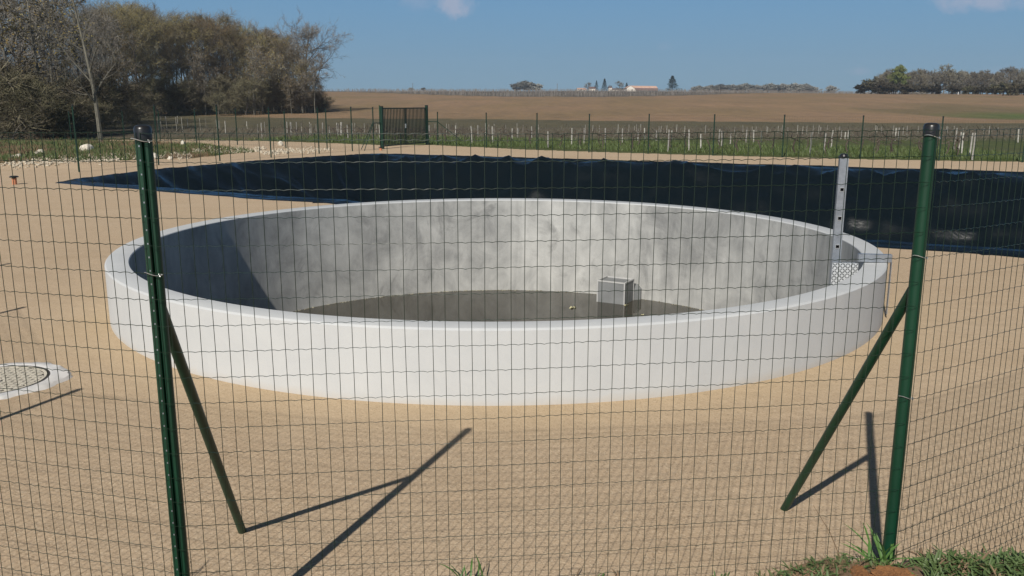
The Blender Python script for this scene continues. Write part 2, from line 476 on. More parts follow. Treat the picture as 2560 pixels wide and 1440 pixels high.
# ------------------------------------------------------------------ near fence
def post_profile_tube(b, x, y, z0, z1, r): b.lathe([(r, z0), (r, z1)], (x, y, 0), 20)
fence = thing('wire_fence', (0, 3.3, 0), 'near wire mesh fence on tall green posts in front of the round tank', 'fence')
FO = Vector((0, 3.3, 0))
rows = [2.148, 2.125] + [2.047 - .1 * k for k in range(21)]
ZT = 2.172
def panel(A, B, n_off=.036, first=False):
    d = (B - A); L = d.length; d = d / L
    nrm = Vector((d.y, -d.x))     # towards the camera side
    b = MB(FO); r = .00130
    def pt(u, z, o=0): return Vector((A.x + d.x * u + nrm.x * (n_off + o), A.y + d.y * u + nrm.y * (n_off + o), z))
    sag = lambda u: -.008 * max(0, 1 - (2 * u / L - 1) ** 2)
    nc = int(L / .05)
    for k in range(nc + 1):
        u = L * k / nc + rnd.uniform(-.0025, .0025)
        ph = rnd.uniform(0, 9); pts = []
        for i in range(12):
            z = rows[0] - (rows[0] - .02) * i / 11
            w = noise.noise(Vector((ph, z * 1.7, u))) * .004
            pts.append(pt(u + w, z + sag(u), noise.noise(Vector((u * 2, z * 2, 5))) * .008))
        b.tube(pts, r, 5, False)
    for z in rows:
        pts = []; ph = rnd.uniform(0, .05); wv = noise.noise(Vector((z * 7, 1, 1)))
        for k in range(nc):
            for fr, dz in ((0, 0), (.3, -.0004), (.58, -.0042), (.8, -.0012)):
                u = L * (k + fr) / nc
                lo = noise.noise(Vector((u * 1.1, z * 5, 2))) * .004
                a = .8 + .5 * noise.noise(Vector((u * 3, z * 9, 8)))
                pts.append(pt(u, z + dz * a + lo + sag(u), .0028 + noise.noise(Vector((u * 2, z * 2, 5))) * .008))
        b.tube(pts, r, 4, False)
    return b.build('wire_mesh', M['wire'], fence)
for a, b in zip(FP[2:], FP[3:]): panel(a, b)
panel(FP[1], FP[2])

def post(P, style, lean=0.0):
    b = MB(FO); x, y = P.x, P.y; r = .0262
    if style == 'channel':
        # folded profile: perforated flange, deep groove, rounded back
        pf = [(-.031, -.014), (-.027, -.019), (-.005, -.019), (-.002, -.016), (-.002, .008), (.006, .008), (.006, -.014), (.010, -.019), (.022, -.017), (.031, -.006),
              (.033, .006), (.027, .022), (.012, .033), (-.008, .033), (-.024, .026), (-.031, .012)]
        b.prism([(x + p[0] * .86, y + p[1] * .86) for p in pf], -.1, ZT - .02)
        o = b.build('post', M['green_post'], fence)
        h = MB(FO)
        for k in range(42):
            z = 2.10 - .05 * k
            h.box((x - .0108, y - .0165, z), (.0045, .0016, .006))
        h = h.build('perforations', M['galv'], o, False); h['kind'] = 'stuff'
    else:
        post_profile_tube(b, x, y, -.1, ZT - .02, r)
        o = b.build('post', M['green_post'], fence)
    c = MB(FO)
    rc = .0298 if style != 'channel' else .0305
    c.lathe([(rc, ZT - .05), (rc, ZT - .012), (rc - .004, ZT - .003), (rc - .012, ZT + .001), (.0005, ZT + .002)], (x, y, 0), 22)
    c.build('cap', M['black_cap'], o)
    return o
def tie(o, P, z, r=.035):
    t = MB(FO)
    pts = [(P.x + r * math.cos(a), P.y - .004 + r * math.sin(a) * .95, z + .006 * math.sin(2 * a)) for a in [R(-160 + 14 * i) for i in range(11)]]
    t.tube(pts, .0016, 5)
    e = Vector(pts[-1]); t.tube([e, e + Vector((-.012, -.008, .004)), e + Vector((-.004, -.014, -.006))], .0013, 4)
    t.build('wire_tie', M['tie'], o)
PO = []
for i, P in enumerate(FP): PO.append(post(P, 'channel' if i == 3 else 'round'))
tie(PO[3], FP[3], 1.64); tie(PO[3], FP[3], 2.122, .04)
tie(PO[4], FP[4], 2.122, .032); tie(PO[4], FP[4], 1.05, .032); tie(PO[4], FP[4], 1.645, .032)
FEET = {2: (-4.15, 5.08), 3: (-1.45, 4.26), 4: (1.54, 4.52), 1: (-5.6, 7.35)}
for i, ft in FEET.items():
    b = MB(FO); P = FP[i]
    top = Vector((P.x, P.y + .02, 1.50)); bot = Vector((ft[0], ft[1], -.03))
    b.tube([bot, top], .0215, 14)
    b.build('brace', M['green_post'], fence)

# ------------------------------------------------------------------ tank
tank = thing('concrete_tank', (TC.x, TC.y, 0), 'large round pale grey concrete tank with low wall, open on top', 'tank')
b = MB(); bv = .015
b.lathe([(TR, -.3), (TR, RIM - bv), (TR - .001, RIM - bv), (TR - bv, RIM), (TR - bv - .001, RIM + .0005), (TIN + .008, RIM - .004), (TIN, RIM - .012), (TIN, RIM - .03)], n=200)
b.build('wall', M['tank_out'], tank)
b = MB(); b.lathe([(TIN - .001, RIM - .02), (TIN - .001, -1.35), (0.01, -1.35)], n=200)
b.build('inner_lining', M['tank_in'], tank)
b = MB(); b.lathe([(TIN - .006, 0), (2.0, 0), (.01, 0)], n=120)
w = b.build('water', M['water']); w.location = (TC.x, TC.y, FLOOR + .02); tag(w, kind='structure')
# sludge line at the water edge
b = MB((TC.x, TC.y, 0)); rr = random.Random(5)
for k in range(420):
    a = R(rr.uniform(20, 165)); r0 = TIN - rr.uniform(.008, .05) ; s = rr.uniform(.004, .013)
    if rr.random() < .5: a = R(rr.gauss(100, 8) if rr.random() < .4 else rr.uniform(25, 160))
    p = Vector((TC.x + r0 * math.cos(a), TC.y + r0 * math.sin(a), FLOOR + .022))
    b.box(p, (s * rr.uniform(1, 2.5), s * 1.5, s), Matrix.Rotation(rr.uniform(0, 3), 3, 'Z'))
M['scum'] = pm('scum', (.40, .38, .30), (.10, .09, .06), 7, .8)
tag(b.build('floating_scum', M['scum'], None, False), 'pale flecks of scum along the water edge inside the tank', 'scum', kind='stuff')
# box in the tank
fl = gnd(1491, 757, FLOOR); fr = gnd(1561, 765.5, FLOOR)
fl = Vector(fl); fr = Vector(fr); dd = (fr - fl); wbx = dd.length; ang = math.atan2(dd.y, dd.x)
bxr = thing('sump_box', (fl.x, fl.y, FLOOR), 'grey square metal box standing in the water inside the tank', 'box', rz=ang)
hb = .39; dp = .42; e = .022
b = MB()
b.box((wbx / 2, .012, hb / 2 - .15), (wbx - 2 * e, .01, hb + .27)); b.box((.012, dp / 2, hb / 2 - .15), (.01, dp - 2 * e, hb + .27))
b.box((wbx - .012, dp / 2, hb / 2 - .15), (.01, dp - 2 * e, hb + .27)); b.box((wbx / 2, dp - .012, hb / 2 - .15), (wbx - 2 * e, .01, hb + .27))
M['box_grey'] = pm('box_grey', (.15, .157, .16), (.20, .207, .21), 3, .6, bump=.05)
M['box_edge'] = pm('box_edge', (.42, .42, .41), (.36, .36, .36), 4, .6)
b.box((wbx / 2, dp / 2, hb - .028), (wbx - .05, dp - .05, .012))
b.build('side_panels', M['box_grey'], bxr, False)
b = MB()
for (px_, py_) in ((0, 0), (wbx, 0), (0, dp), (wbx, dp)):
    b.box((px_ + (e / 2 if px_ == 0 else -e / 2), py_ + (e / 2 if py_ == 0 else -e / 2), hb / 2 - .15), (e, e, hb + .30), None, .003)
b.box((wbx / 2, e / 2, hb - e / 2), (wbx - 2 * e - .001, e, e)); b.box((wbx / 2, dp - e / 2, hb - e / 2), (wbx - 2 * e - .001, e, e))
b.box((e / 2, dp / 2, hb - e / 2), (e, dp - 2 * e - .001, e)); b.box((wbx - e / 2, dp / 2, hb - e / 2), (e, dp - 2 * e - .001, e))
b.build('corner_frame', M['box_edge'], bxr, False)
b = MB(); b.box((wbx - .04, dp + .22, .02), (.24, .40, .50), None, .07); b.build('shadow_block', M['box_grey'], bxr, False)  # added block, stands in for the box's dark shadow on the wall behind
# floating leaves
def floater(px, py, label, s):
    p = gnd(px, py, FLOOR + .02)
    b = MB((p[0], p[1], FLOOR + .021)); q = Vector((p[0], p[1], FLOOR + .021)); r2 = random.Random(int(px))
    for k in range(9):
        o = Vector((r2.uniform(-1, 1) * s, r2.uniform(-.6, .6) * s, .002 + .001 * k)); a = r2.uniform(0, 6.3)
        u = Vector((math.cos(a), math.sin(a), .25)) * s * .55; v = Vector((-math.sin(a), math.cos(a), .15)) * s * .3
        b.add([q + o - u, q + o + v, q + o + u + Vector((0, 0, s * .2)), q + o - v], [(0, 1, 2, 3)])
    tag(b.build('dead_leaves', M['leaf_pale'], None, False), label, 'leaves')
M['leaf_pale'] = pm('leaf_pale', (.62, .58, .36), (.45, .42, .22), 9, .7)
floater(1433, 770, 'small clump of pale yellow leaves floating on the dark water left of the grey box', .055)
floater(1566, 764, 'pale scrap of leaf lodged at the foot of the grey box in the tank', .03)
floater(1606, 788, 'tiny pale scrap floating near the front rim of the tank, right of the grey box', .025)

# ------------------------------------------------------------------ ladder
LX, LY = 3.44, 9.0
lad = thing('access_ladder', (LX, LY, 0), 'galvanised steel mast ladder with square holes at the right rim of the tank', 'ladder', rz=R(-8))
b = MB(); wd, dpth, ztop = .088, .06, 1.69; th = .004
# hollow mast front made as strips between holes so holes are real openings
hz = [1.365 - .3 * k for k in range(8)]; hw = .034
z_edges = [ztop]
for z in hz: z_edges += [z + hw / 2, z - hw / 2]
z_edges.append(-1.1)
for i in range(0, len(z_edges), 2):
    a, c = z_edges[i], z_edges[i + 1]
    b.box((0, -dpth / 2, (a + c) / 2), (wd, th, a - c))
for z in hz:
    for sx in (-1, 1):
        ww = (wd - hw) / 2
        b.box((sx * (hw / 2 + ww / 2), -dpth / 2, z), (ww, th, hw))
b.box((wd / 2 - .002, .002, (ztop - 1.1) / 2), (th, dpth - th, ztop + 1.1)); b.box((-wd / 2 + .002, .002, (ztop - 1.1) / 2), (th, dpth - th, ztop + 1.1))
b.build('mast', M['galv'], lad, False)
b = MB(); b.box((0, .004, .3), (wd - .012, .006, 2.7)); b.box((wd / 2 + .0015, -.004, .55), (.002, .012, 1.8)); b.build('inner_slot', M['dark_hole'], lad, False)
for z in hz:
    b = MB(); V = []
    for h_, y_ in ((hw / 2, -dpth / 2 - .0015), (hw / 2, -dpth / 2 - .006), (hw / 2 + .005, -dpth / 2 - .006), (hw / 2 + .005, -dpth / 2 - .0015)):
        V += [(-h_, y_, z - h_ * 1.05), (h_, y_, z - h_ * 1.05), (h_, y_, z + h_), (-h_, y_, z + h_)]
    b.add(V, [(r * 4 + k, r * 4 + (k + 1) % 4, ((r + 1) % 4) * 4 + (k + 1) % 4, ((r + 1) % 4) * 4 + k) for r in range(4) for k in range(4)])
    b.build('hole_rim', M['tie'], lad, False)
b = MB()
for (x0, z0, x1, z1) in ((-wd / 2 - .003, ztop, wd / 2 + .003, ztop + .014),): b.box((0, 0, ztop + .009), (wd + .008, dpth + .008, .018), None, .004)
b.lathe([(.045, ztop + .018), (.040, ztop + .036), (.022, ztop + .046), (.001, ztop + .047)], (0, 0, 0), 18)
b.build('cap', M['black_cap'], lad)
b = MB(); b.box((wd / 2 + .012, .012, .33), (.02, .03, .52)); b.build('rear_stile', M['green_dark'], lad, False)
for k in range(3, 7):
    b = MB(); b.tube([(0, .02, hz[k]), (.20, .02, hz[k])], .012, 8); b.build('rung', M['galv'], lad)
def checker(b, c, ux, uz, w, h, nrm):
    # diamond plate: alternating raised lozenges on a sheet
    c = Vector(c); ux = Vector(ux); uz = Vector(uz); nrm = Vector(nrm)
    X = Matrix((ux, nrm, uz)).transposed()
    b.mi = 0; b.box(c, (w, .003, h), X); b.mi = 1
    n = int(w / .026); mrow = int(h / .026)
    for i in range(n):
        for j in range(mrow):
            a = R(42 if (i + j) % 2 else -48)
            o = c + ux * ((i + .5) * w / n - w / 2) + uz * ((j + .5) * h / mrow - h / 2) + nrm * .0026
            b.box(o, (.027, .003, .009), X @ Matrix.Rotation(a, 3, 'Y'))
b = MB()
checker(b, (.075, -.115, .39), (1, 0, 0), (0, 0, 1), .26, .43, (0, -1, 0)); b.mi = 0
b.tube([(-.045, -.12, .53), (-.045, -.128, .53)], .009, 8)
b.build('tread_plate', [M['plate'], M['plate_dark']], lad, False)
b = MB(); checker(b, (.13, -.02, .585), (1, 0, 0), (0, 1, 0), .16, .16, (0, 0, 1)); b.build('top_plate', [M['plate'], M['plate_dark']], lad, False)
b = MB(); b.box((.385, -.03, RIM + .046), (.34, .06, .084), None, .004); b.box((.385, -.062, RIM + .046), (.06, .004, .02))
b.build('rim_bracket', M['galv'], lad, False)
b = MB(); b.box((.556, -.03, .33), (.006, .05, .56)); 
for z in (.15, .28, .42): b.box((.562, -.03, z), (.01, .018, .018))
b.build('wall_strap', M['galv_bright'], lad, False)

# ------------------------------------------------------------------ pond liner
def liner():
    b = MB((PA.x, PA.y, 0)); ss = .2
    ns = int(PL / ss) + 1; nt = int(PW / .09) + 1
    rl = random.Random(17)
    bul = []
    def spot(px, py):
        best = None
        for i in range(0, 340, 2):
            for j in range(0, 62):
                s_ = i * .1; t_ = PW - .5 - j * .08; m = min(s_, PL - s_, PW - t_); q = pond_xy(s_ / PL, t_ / PW); z_ = -.25 - max(0, m - 1.35) * .95 - EYE
                d_ = q.y * CP - z_ * SP; X = 1280 + F * q.x / d_; Y = 720 - F * (q.y * SP + z_ * CP) / d_
                e_ = (X - px) ** 2 + (Y - py) ** 2
                if best is None or e_ < best[0]: best = (e_, s_, t_)
        return best[1], best[2]
    for (px, py, w1, w2, hh) in ((2140, 563, .8, .15, .215), (2420, 590, 1.1, .15, .205), (2270, 575, .9, .2, .13), (2010, 480, 1.1, .25, .15), (2070, 533, 1.2, .22, .15), (1990, 428, 1.4, .25, .14), (1350, 490, 1.4, .25, .13), (1640, 478, 1.0, .22, .15),
                                (1880, 515, 1.2, .24, .14), (2480, 520, 1.4, .25, .15), (2330, 500, 1.3, .25, .13), (1130, 450, 1.0, .25, .14), (1760, 440, 1.3, .25, .14), (1480, 440, .9, .22, .14), (2540, 600, .8, .2, .14)):
        bs, bt = spot(px, py); bul.append((bs, bt, w1, w2, hh))
    V = []
    for i in range(ns):
        for j in range(nt):
            s = PL * i / (ns - 1); t = PW * j / (nt - 1)
            e1 = noise.noise(Vector((t * .55, 3, 0))) * .20 + noise.noise(Vector((t * 1.7, 9, 0))) * .10
            e2 = noise.noise(Vector((s * .45, 7, 0))) * .42 + noise.noise(Vector((s * 1.3, 5, 0))) * .08
            ms = min(s, PL - s); mt = min(t, PW - t)
            s2 = s + e1 * max(0, 1 - ms / 1.2); t2 = t + e2 * max(0, 1 - mt / 1.2)
            m = min(ms, mt); m -= .25 * math.exp(-abs(ms - mt) / .8) * min(1, m)
            T0 = .45
            if m <= T0:
                z = .012 + .05 * math.exp(-((m - .36) / .10) ** 2) + .03 * max(0, noise.noise(Vector((s * .9, t * .9, 4)))) + .03 * abs(noise.noise(Vector((s * 3.0, t * 3.0, 6))))
                if m < .1: z = -.03 if m < .01 else .012
            else:
                g_ = max(0, min(1, (mt - ms + .5) )) if t > PW / 2 else 1
                soft = .9 * (1 - g_) + (.9 if (t > PW / 2 and mt <= ms) else 0) * g_
                q = m - T0
                z = .02 - (min(q, soft) * .30 + max(0, q - soft) * .95)
            z = max(z, -3.1 + .05 * noise.noise(Vector((s * .5, t * .5, 1))))
            if m > T0:
                fade = min(1, (m - T0) / .5)
                fold = (1 - abs(noise.noise(Vector(((s + t) * .55, (s - t) * .18, 2))))) ** 7 * .20 + (1 - abs(noise.noise(Vector(((s * .8 - t * .5) * .8, (s + t) * .2, 12))))) ** 9 * .16
                lump = noise.noise(Vector((s * .7, t * .9, 21))) * .12 + noise.noise(Vector((s * 2.1, t * 2.1, 31))) * .03
                for (bs, bt, w1, w2, hh) in bul:
                    q = ((s - bs) / w1) ** 2 + ((t - bt) / w2) ** 2
                    if q < 8: lump += hh * math.exp(-q)
                z += fade * (fold + lump)
            p = pond_xy(s2 / PL, t2 / PW)
            V.append((p.x, p.y, z))
    FS = [(i * nt + j, (i + 1) * nt + j, (i + 1) * nt + j + 1, i * nt + j + 1) for i in range(ns - 1) for j in range(nt - 1)]
    b.add(V, FS)
    me_o = b.build('pond_liner', M['liner'], None, False)
    me_o.data.polygons.foreach_set('use_smooth', [True] * len(me_o.data.polygons))
    return tag(me_o, 'glossy black plastic sheet lining the big rectangular basin behind the tank', 'pond liner')
liner()

# ------------------------------------------------------------------ manhole
mh = thing('manhole', (-4.26, 6.76, 0), 'round diamond patterned manhole cover in a ragged white concrete collar in the sand', 'manhole')
b = MB(); NC = 72
V = []; FS = []
for r_, z_ in ((.405, .016), (.42, .024), (.56, .022), (1, .0)):
    for k in range(NC):
        a = 2 * math.pi * k / NC
        if r_ == 1 or r_ == .56:
            q = .515 + .04 * noise.noise(Vector((math.cos(a) * 2.2, math.sin(a) * 2.2, 3))) + .03 * noise.noise(Vector((math.cos(a) * 7, math.sin(a) * 7, 5))) + .06 * max(0, math.cos(a - .35)) ** 4
            r = q if r_ == 1 else q - .03
        else: r = r_
        V.append((r * math.cos(a), r * math.sin(a), z_ if r_ != 1 else -.004))
for i in range(3):
    for k in range(NC): FS.append((i * NC + k, (i + 1) * NC + k, (i + 1) * NC + (k + 1) % NC, i * NC + (k + 1) % NC))
b.add(V, FS); b.build('collar', M['collar'], mh)
M['cast'] = pm('cast', (.62, .57, .47), (.54, .49, .40), 8, .8)
M['cast_dark'] = pm('cast_dark', (.035, .03, .028), (.05, .045, .04), 8, .8)
b = MB(); b.lathe([(.408, .010), (.408, .018), (.388, .018), (.388, .006)], n=64); b.build('frame', M['cast_dark'], mh)
b = MB(); b.lathe([(.384, .0), (.384, .014), (.001, .014)], n=64); cv = b.build('cover', M['cast_dark'], mh)
b = MB(); st = .047
for i in range(-9, 10):
    for j in range(-9, 10):
        x = i * st; y = j * st
        if math.hypot(x, y) > .345 or (abs(i) < 2 and j == 0): continue
        a = R(28 if (i + j) % 2 else -62)
        b.box((x, y, .0165), (.050, .034, .007), Matrix.Rotation(a + .35, 3, 'Z'))
b.lathe([(.383, .014), (.383, .020), (.362, .020), (.362, .014)], n=64)
b.lathe([(.055, .014), (.055, .020), (.03, .020), (.03, .014)], n=20)
b.build('tread', M['cast'], cv, False)

# ------------------------------------------------------------------ vents
def vent(px, py, h, r, label, tilt=0):
    p = gnd(px, py)
    v = thing('vent_pipe', (p[0], p[1], 0), label, 'vent pipe', 'vent pipes standing in the sand')
    b = MB(); b.lathe([(r, -.05), (r, h * .62), (r * 1.12, h * .62), (r * 1.12, h * .72), (r * .9, h * .74)], n=18); b.build('pipe', M['terracotta'], v)
    b = MB(); b.lathe([(r * .9, h * .72), (r * .9, h * .8), (r * 1.9, h * .82), (r * 2.0, h * .9), (r * 1.4, h), (.002, h * 1.03)], n=18); b.build('cap', M['black_cap'], v)
vent(37, 461, .24, .062, 'small orange clay vent pipe with a black cap in the sand at the far left')
vent(952, 376, .17, .06, 'small orange vent pipe with a dark cap at the foot of the green gate')

# ------------------------------------------------------------------ far perimeter fence and gate
pf = thing('perimeter_fence', (gnd(1342, 375)[0], gnd(1342, 375)[1], 0), 'thin far wire fence with slim dark posts along the edge of the sand', 'fence')
PFO = Vector(pf.location)
far = [(935, 374, 268), (881, 378, 267), (798, 384, 268), (678, 394, 268), (550, 403, 262), (397, 413, 262), (198, 430, 262)]
far_r = [(1095, 363, 280), (1216, 369.5, 282), (1342, 375, 283), (1472, 381, 285), (1620, 384.5, 285), (1782, 389, 286), (1955, 393.5, 287), (2150, 398, 289), (2347, 402, 291), (2556, 406, 292)]
back = [(818, 373, 271), (715, 371, 275), (594, 366, 272), (492, 362, 272), (402, 359, 275), (312, 357, 276), (180, 360, 278)]
def slim(px, py, top):
    g = gnd(px, py); zt = at(px, top, g[1]).z
    b = MB(PFO); h = height(g[0], g[1])
    b.tube([(g[0], g[1], h - .1), (g[0], g[1], zt)], .028, 8); o = b.build('post', M['green_dark'], pf)
    c = MB(PFO); c.lathe([(.034, zt - .04), (.034, zt + .008), (.001, zt + .012)], (g[0], g[1], 0), 8); c.build('cap', M['black_cap'], o)
    return Vector((g[0], g[1], zt))
def farmesh(P):
    for A, B in zip(P, P[1:]):
        b = MB(PFO); L = (B - A).length; zb = .1
        nz = 12
        for k in range(nz + 1):
            f = k / nz
            b.tube([(A.x, A.y, zb + (A.z - .05 - zb) * f), (B.x, B.y, zb + (B.z - .05 - zb) * f)], .0012, 3, False)
        n = int(L / .1)
        for k in range(1, n):
            f = k / n; p = A.lerp(B, f)
            b.tube([(p.x, p.y, zb), (p.x, p.y, p.z - .05)], .0012, 3, False)
        b.build('wire_mesh', M['wire'], pf, False)
PL_ = [slim(*q) for q in far]; PR_ = [slim(*q) for q in far_r]; PB_ = [slim(*q) for q in back]
farmesh(PL_); farmesh(PR_); farmesh(PB_)
def strut(p, q, r=.02):
    b = MB(PFO); b.tube([p, q], r, 6); b.build('brace', M['green_dark'], pf)
a0 = PL_[0]
strut((a0.x, a0.y, 1.35), Vector((*gnd(903, 374), 0))); strut((a0.x + .02, a0.y, 1.35), Vector((*gnd(911, 377), 0)))
a1 = PR_[0]; strut((a1.x, a1.y, 1.25), (a1.x + 1.3, a1.y - .9, .3))
gl = Vector(gnd(957, 372.5)); grt = Vector(gnd(1068, 362))
strut((a0.x, a0.y, 1.28), (gl.x, gl.y, 1.28)); strut((a1.x, a1.y, 1.25), (grt.x, grt.y, 1.25))
gdir = grt - gl; GL = gdir.length
gate = thing('metal_gate', (gl.x, gl.y, 0), 'dark green double metal gate of upright bars at the far corner of the basin', 'gate', rz=math.atan2(gdir.y, gdir.x))
for (x, w_, h_) in ((0, .13, 2.06), (GL, .13, 2.1)):
    b = MB(); b.box((x, 0, h_ / 2 - .05), (w_, w_, h_ + .1), None, .01); o = b.build('post', M['green_dark'], gate, False)
    b = MB(); b.box((x, 0, h_ + .015), (w_ + .01, w_ + .01, .03), None, .008); b.build('cap', M['black_cap'], o, False)
b = MB(); b.box((-.02, .1, 1.05), (.05, .05, 2.15), None, .005); b.build('stop_post', M['green_post'], gate, False)
for k in range(2):
    x0 = .10 + k * (GL - .2) / 2 + (.01 if k else 0); x1 = x0 + (GL - .2) / 2 - .02
    b = MB(); z0, z1 = .14, 1.98
    for x in (x0, x1): b.box((x, 0, (z0 + z1) / 2), (.085, .05, z1 - z0), None, .006)
    for z in (z0, z1): b.box(((x0 + x1) / 2, 0, z), (x1 - x0, .045, .055))
    o = b.build('leaf', M['green_dark'], gate, False)
    b = MB(); nb = 15
    for i in range(1, nb): b.box((x0 + (x1 - x0) * i / nb, 0, (z0 + z1) / 2), (.04, .03, z1 - z0 - .05))
    b.build('bars', M['green_dark'], o, False)
b = MB(); b.box((GL / 2 - .07, -.05, 1.08), (.10, .04, .22), None, .006); b.tube([(GL / 2 - .1, -.07, 1.1), (GL / 2 - .1, -.12, 1.1), (GL / 2 - .22, -.12, 1.1)], .012, 6)
b.build('lock', M['tie'], gate)

# ------------------------------------------------------------------ vine stakes
SG = 'pale vine stakes in the vineyard beyond the fence'
def make_stake(seed):
    r2 = random.Random(seed); b = MB()
    pts = []; rs = []
    for k in range(5):
        pts.append((r2.uniform(-.008, .008), r2.uniform(-.008, .008), -.05 + 1.05 * k / 4)); rs.append(.036 * r2.uniform(.88, 1.08))
    b.tube(pts, rs, 7)
    return b.build('vine_stake', M['stake'])
def stake_at(proto, px, top, bot, first, label, rad=1.0):
    g = gnd(px, bot); zt = at(px, top, g[1]).z
    o = proto if first else proto.copy()
    if not first: col.objects.link(o)
    o.location = (g[0], g[1], 0); o.scale = (rad, rad, zt / 1.0)
    o.rotation_euler = (R(rnd.uniform(-2, 2)), R(rnd.uniform(-3.5, 3.5)), rnd.uniform(0, 6))
    tag(o, label, 'stake', SG); return o
SP_ = [make_stake(s) for s in (1, 2, 3, 4)]; used = set()
thick = [(656, 307, 343), (675, 302, 330), (718, 304, 340), (727, 305, 338), (742, 305, 330), (776, 305, 340), (806, 306, 341), (854, 305, 341), (881, 308, 335), (824, 315, 340), (845, 307, 341),
         (870, 312, 345), (852, 305, 338), (950, 312, 348), (1074, 313, 346), (1139, 313, 344), (1180, 315, 360), (1195, 313, 344), (1232, 316, 357), (1280, 321, 347), (1294, 320, 346), (1330, 316, 345), (1370, 328, 370),
         (1429, 320, 363), (1460, 320, 362), (1514, 320, 358), (1556, 321, 357), (1595, 322, 352), (1611, 320, 348), (1640, 326, 352), (1670, 324, 379), (1679, 326, 349), (1722, 324, 376), (1752, 335, 374), (1797, 323, 362), (1804, 327, 365), (1826, 330, 360), (1865, 325, 356), (1884, 325, 355), (1903, 327, 356),
         (2025, 330, 388), (2060, 333, 378), (2078, 326, 370), (2102, 326, 348), (2112, 330, 350), (2120, 326, 346), (2238, 320, 352), (2246, 319, 350), (2385, 320, 376), (2395, 330, 380), (2404, 332, 384), (2423, 332, 396), (2430, 332, 400), (2545, 323, 356),
         (400, 297, 325), (414, 290, 304), (444, 290, 310), (470, 296, 318), (488, 293, 316), (548, 302, 322), (564, 302, 333), (617, 303, 316), (330, 289, 303)]
for i, (px, t, bo) in enumerate(thick):
    k = i % 4
    stake_at(SP_[k], px, t, bo, k not in used, 'thick weathered pale wooden stake standing among the near vines', 1.0 if bo > 340 else .85); used.add(k)
r3 = random.Random(11)
thin = [x for x in range(395, 2560, 15)]
for px in thin:
    if r3.random() < .42 or 940 < px < 1080: continue
    px2 = px + r3.uniform(-9, 9); t = 303 + (px2 - 640) * .006 + r3.uniform(-3, 3)
    if px2 < 640: t = 286 + (px2 - 400) * .06
    o = stake_at(SP_[r3.randrange(4)], px2, t + 4, 336 + r3.uniform(-6, 3) - (8 if px2 < 640 else 0), False, 'thin pale wooden stake far back in the vineyard', .42)
    o['group'] = 'thin stakes at the back of the vineyard'

# ------------------------------------------------------------------ vines
def make_vine(seed):
    r2 = random.Random(seed); b = MB()
    z = 0; p = Vector((0, 0, -.05)); pts = [p]
    for k in range(5):
        p = p + Vector((r2.uniform(-.07, .07), r2.uniform(-.05, .05), .13)); pts.append(p)
    b.tube(pts, [.045, .038, .034, .032, .036, .03], 6)
    for s in (-1, 1):
        q = p.copy(); c = [q.copy()]
        for k in range(6):
            q = q + Vector((s * r2.uniform(.06, .12), r2.uniform(-.04, .04), r2.uniform(-.06, .07))); c.append(q.copy())
        b.tube(c, [.028, .022, .018, .014, .012, .008, .005], 5)
        for j in range(5):
            a = c[r2.randrange(1, 6)]; h = r2.uniform(.12, .4)
            b.tube([a, a + Vector((r2.uniform(-.08, .08), r2.uniform(-.1, .1), h * .6)), a + Vector((r2.uniform(-.16, .16), r2.uniform(-.15, .15), h))], [.01, .008, .004], 4)
    return b.build('grape_vine', M['vine'])
VP = [make_vine(s) for s in (21, 22, 23, 24)]; first = [True] * 4
r4 = random.Random(31); nv = 0
line = [Vector((*gnd(640, 350), 0)), Vector((*gnd(960, 356), 0)), Vector((*gnd(1216, 363), 0)), Vector((*gnd(1620, 378), 0)), Vector((*gnd(2148, 392), 0)), Vector((*gnd(2560, 399), 0))]
def lin(t):
    s = t * (len(line) - 1); i = min(int(s), len(line) - 2); return line[i].lerp(line[i + 1], s - i)
for row in range(2):
    for k in range(34):
        p = lin((k + r4.uniform(0, .6)) / 35); px = p.x + row * 1.1; py = p.y + 1.6 + row * 2.4 + r4.uniform(-.3, .3)
        i = r4.randrange(4); o = VP[i] if first[i] else VP[i].copy()
        if not first[i]: col.objects.link(o)
        first[i] = False
        o.location = (px, py, 0); o.rotation_euler = (0, 0, r4.uniform(-.7, .7)); s = r4.uniform(.75, 1.15); o.scale = (s, s, s)
        tag(o, 'gnarled dark leafless grape vine in the nearest rows beyond the fence', 'vine', 'vines in the nearest rows'); nv += 1
# the rest of the vineyard reads as one mass
b = MB(); r5 = random.Random(41)
for k in range(3600):
    y = r5.uniform(52, 76); x = r5.uniform(-.5, .62) * y
    y = round(y / 2.2) * 2.2 + r5.uniform(-.25, .25)
    if x < -.42 * y: continue
    h = r5.uniform(.12, .5); w_ = r5.uniform(.008, .02); dx = r5.uniform(-.5, .5)
    b.add([(x - w_, y, 0), (x + w_, y, 0), (x + dx + w_ * .5, y + r5.uniform(-.1, .1), h), (x + dx - w_ * .5, y, h)], [(0, 1, 2, 3)])
M['vine_mass'] = pm('vine_mass', (.085, .082, .052), (.15, .14, .105), .5, .9)
tag(b.build('vine_rows', M['vine_mass'], None, False), 'grey brown mass of leafless vine rows at the back of the vineyard', 'vines', kind='stuff')
# far vineyard below the farm
b = MB()
for k in range(9000):
    x = r5.uniform(-75, 330); y0 = vine_y(x) + 3
    if y0 > 690: continue
    y = y0 + (700 - y0) * r5.random() ** 2.2
    y = round(y / 5) * 5
    h = r5.uniform(.6, 1.5); w_ = r5.uniform(.02, .06); z = height(x, y)
    b.add([(x - w_, y, z - .05), (x + w_, y, z - .05), (x + w_, y, z + h), (x - w_, y, z + h)], [(0, 1, 2, 3)])
M['vine_far'] = pm('vine_far', (.10, .088, .08), (.20, .18, .16), .2, .9)
tag(b.build('far_vineyard', M['vine_far'], None, False), 'distant grey vineyard on the crest below the farm', 'vineyard', kind='stuff')

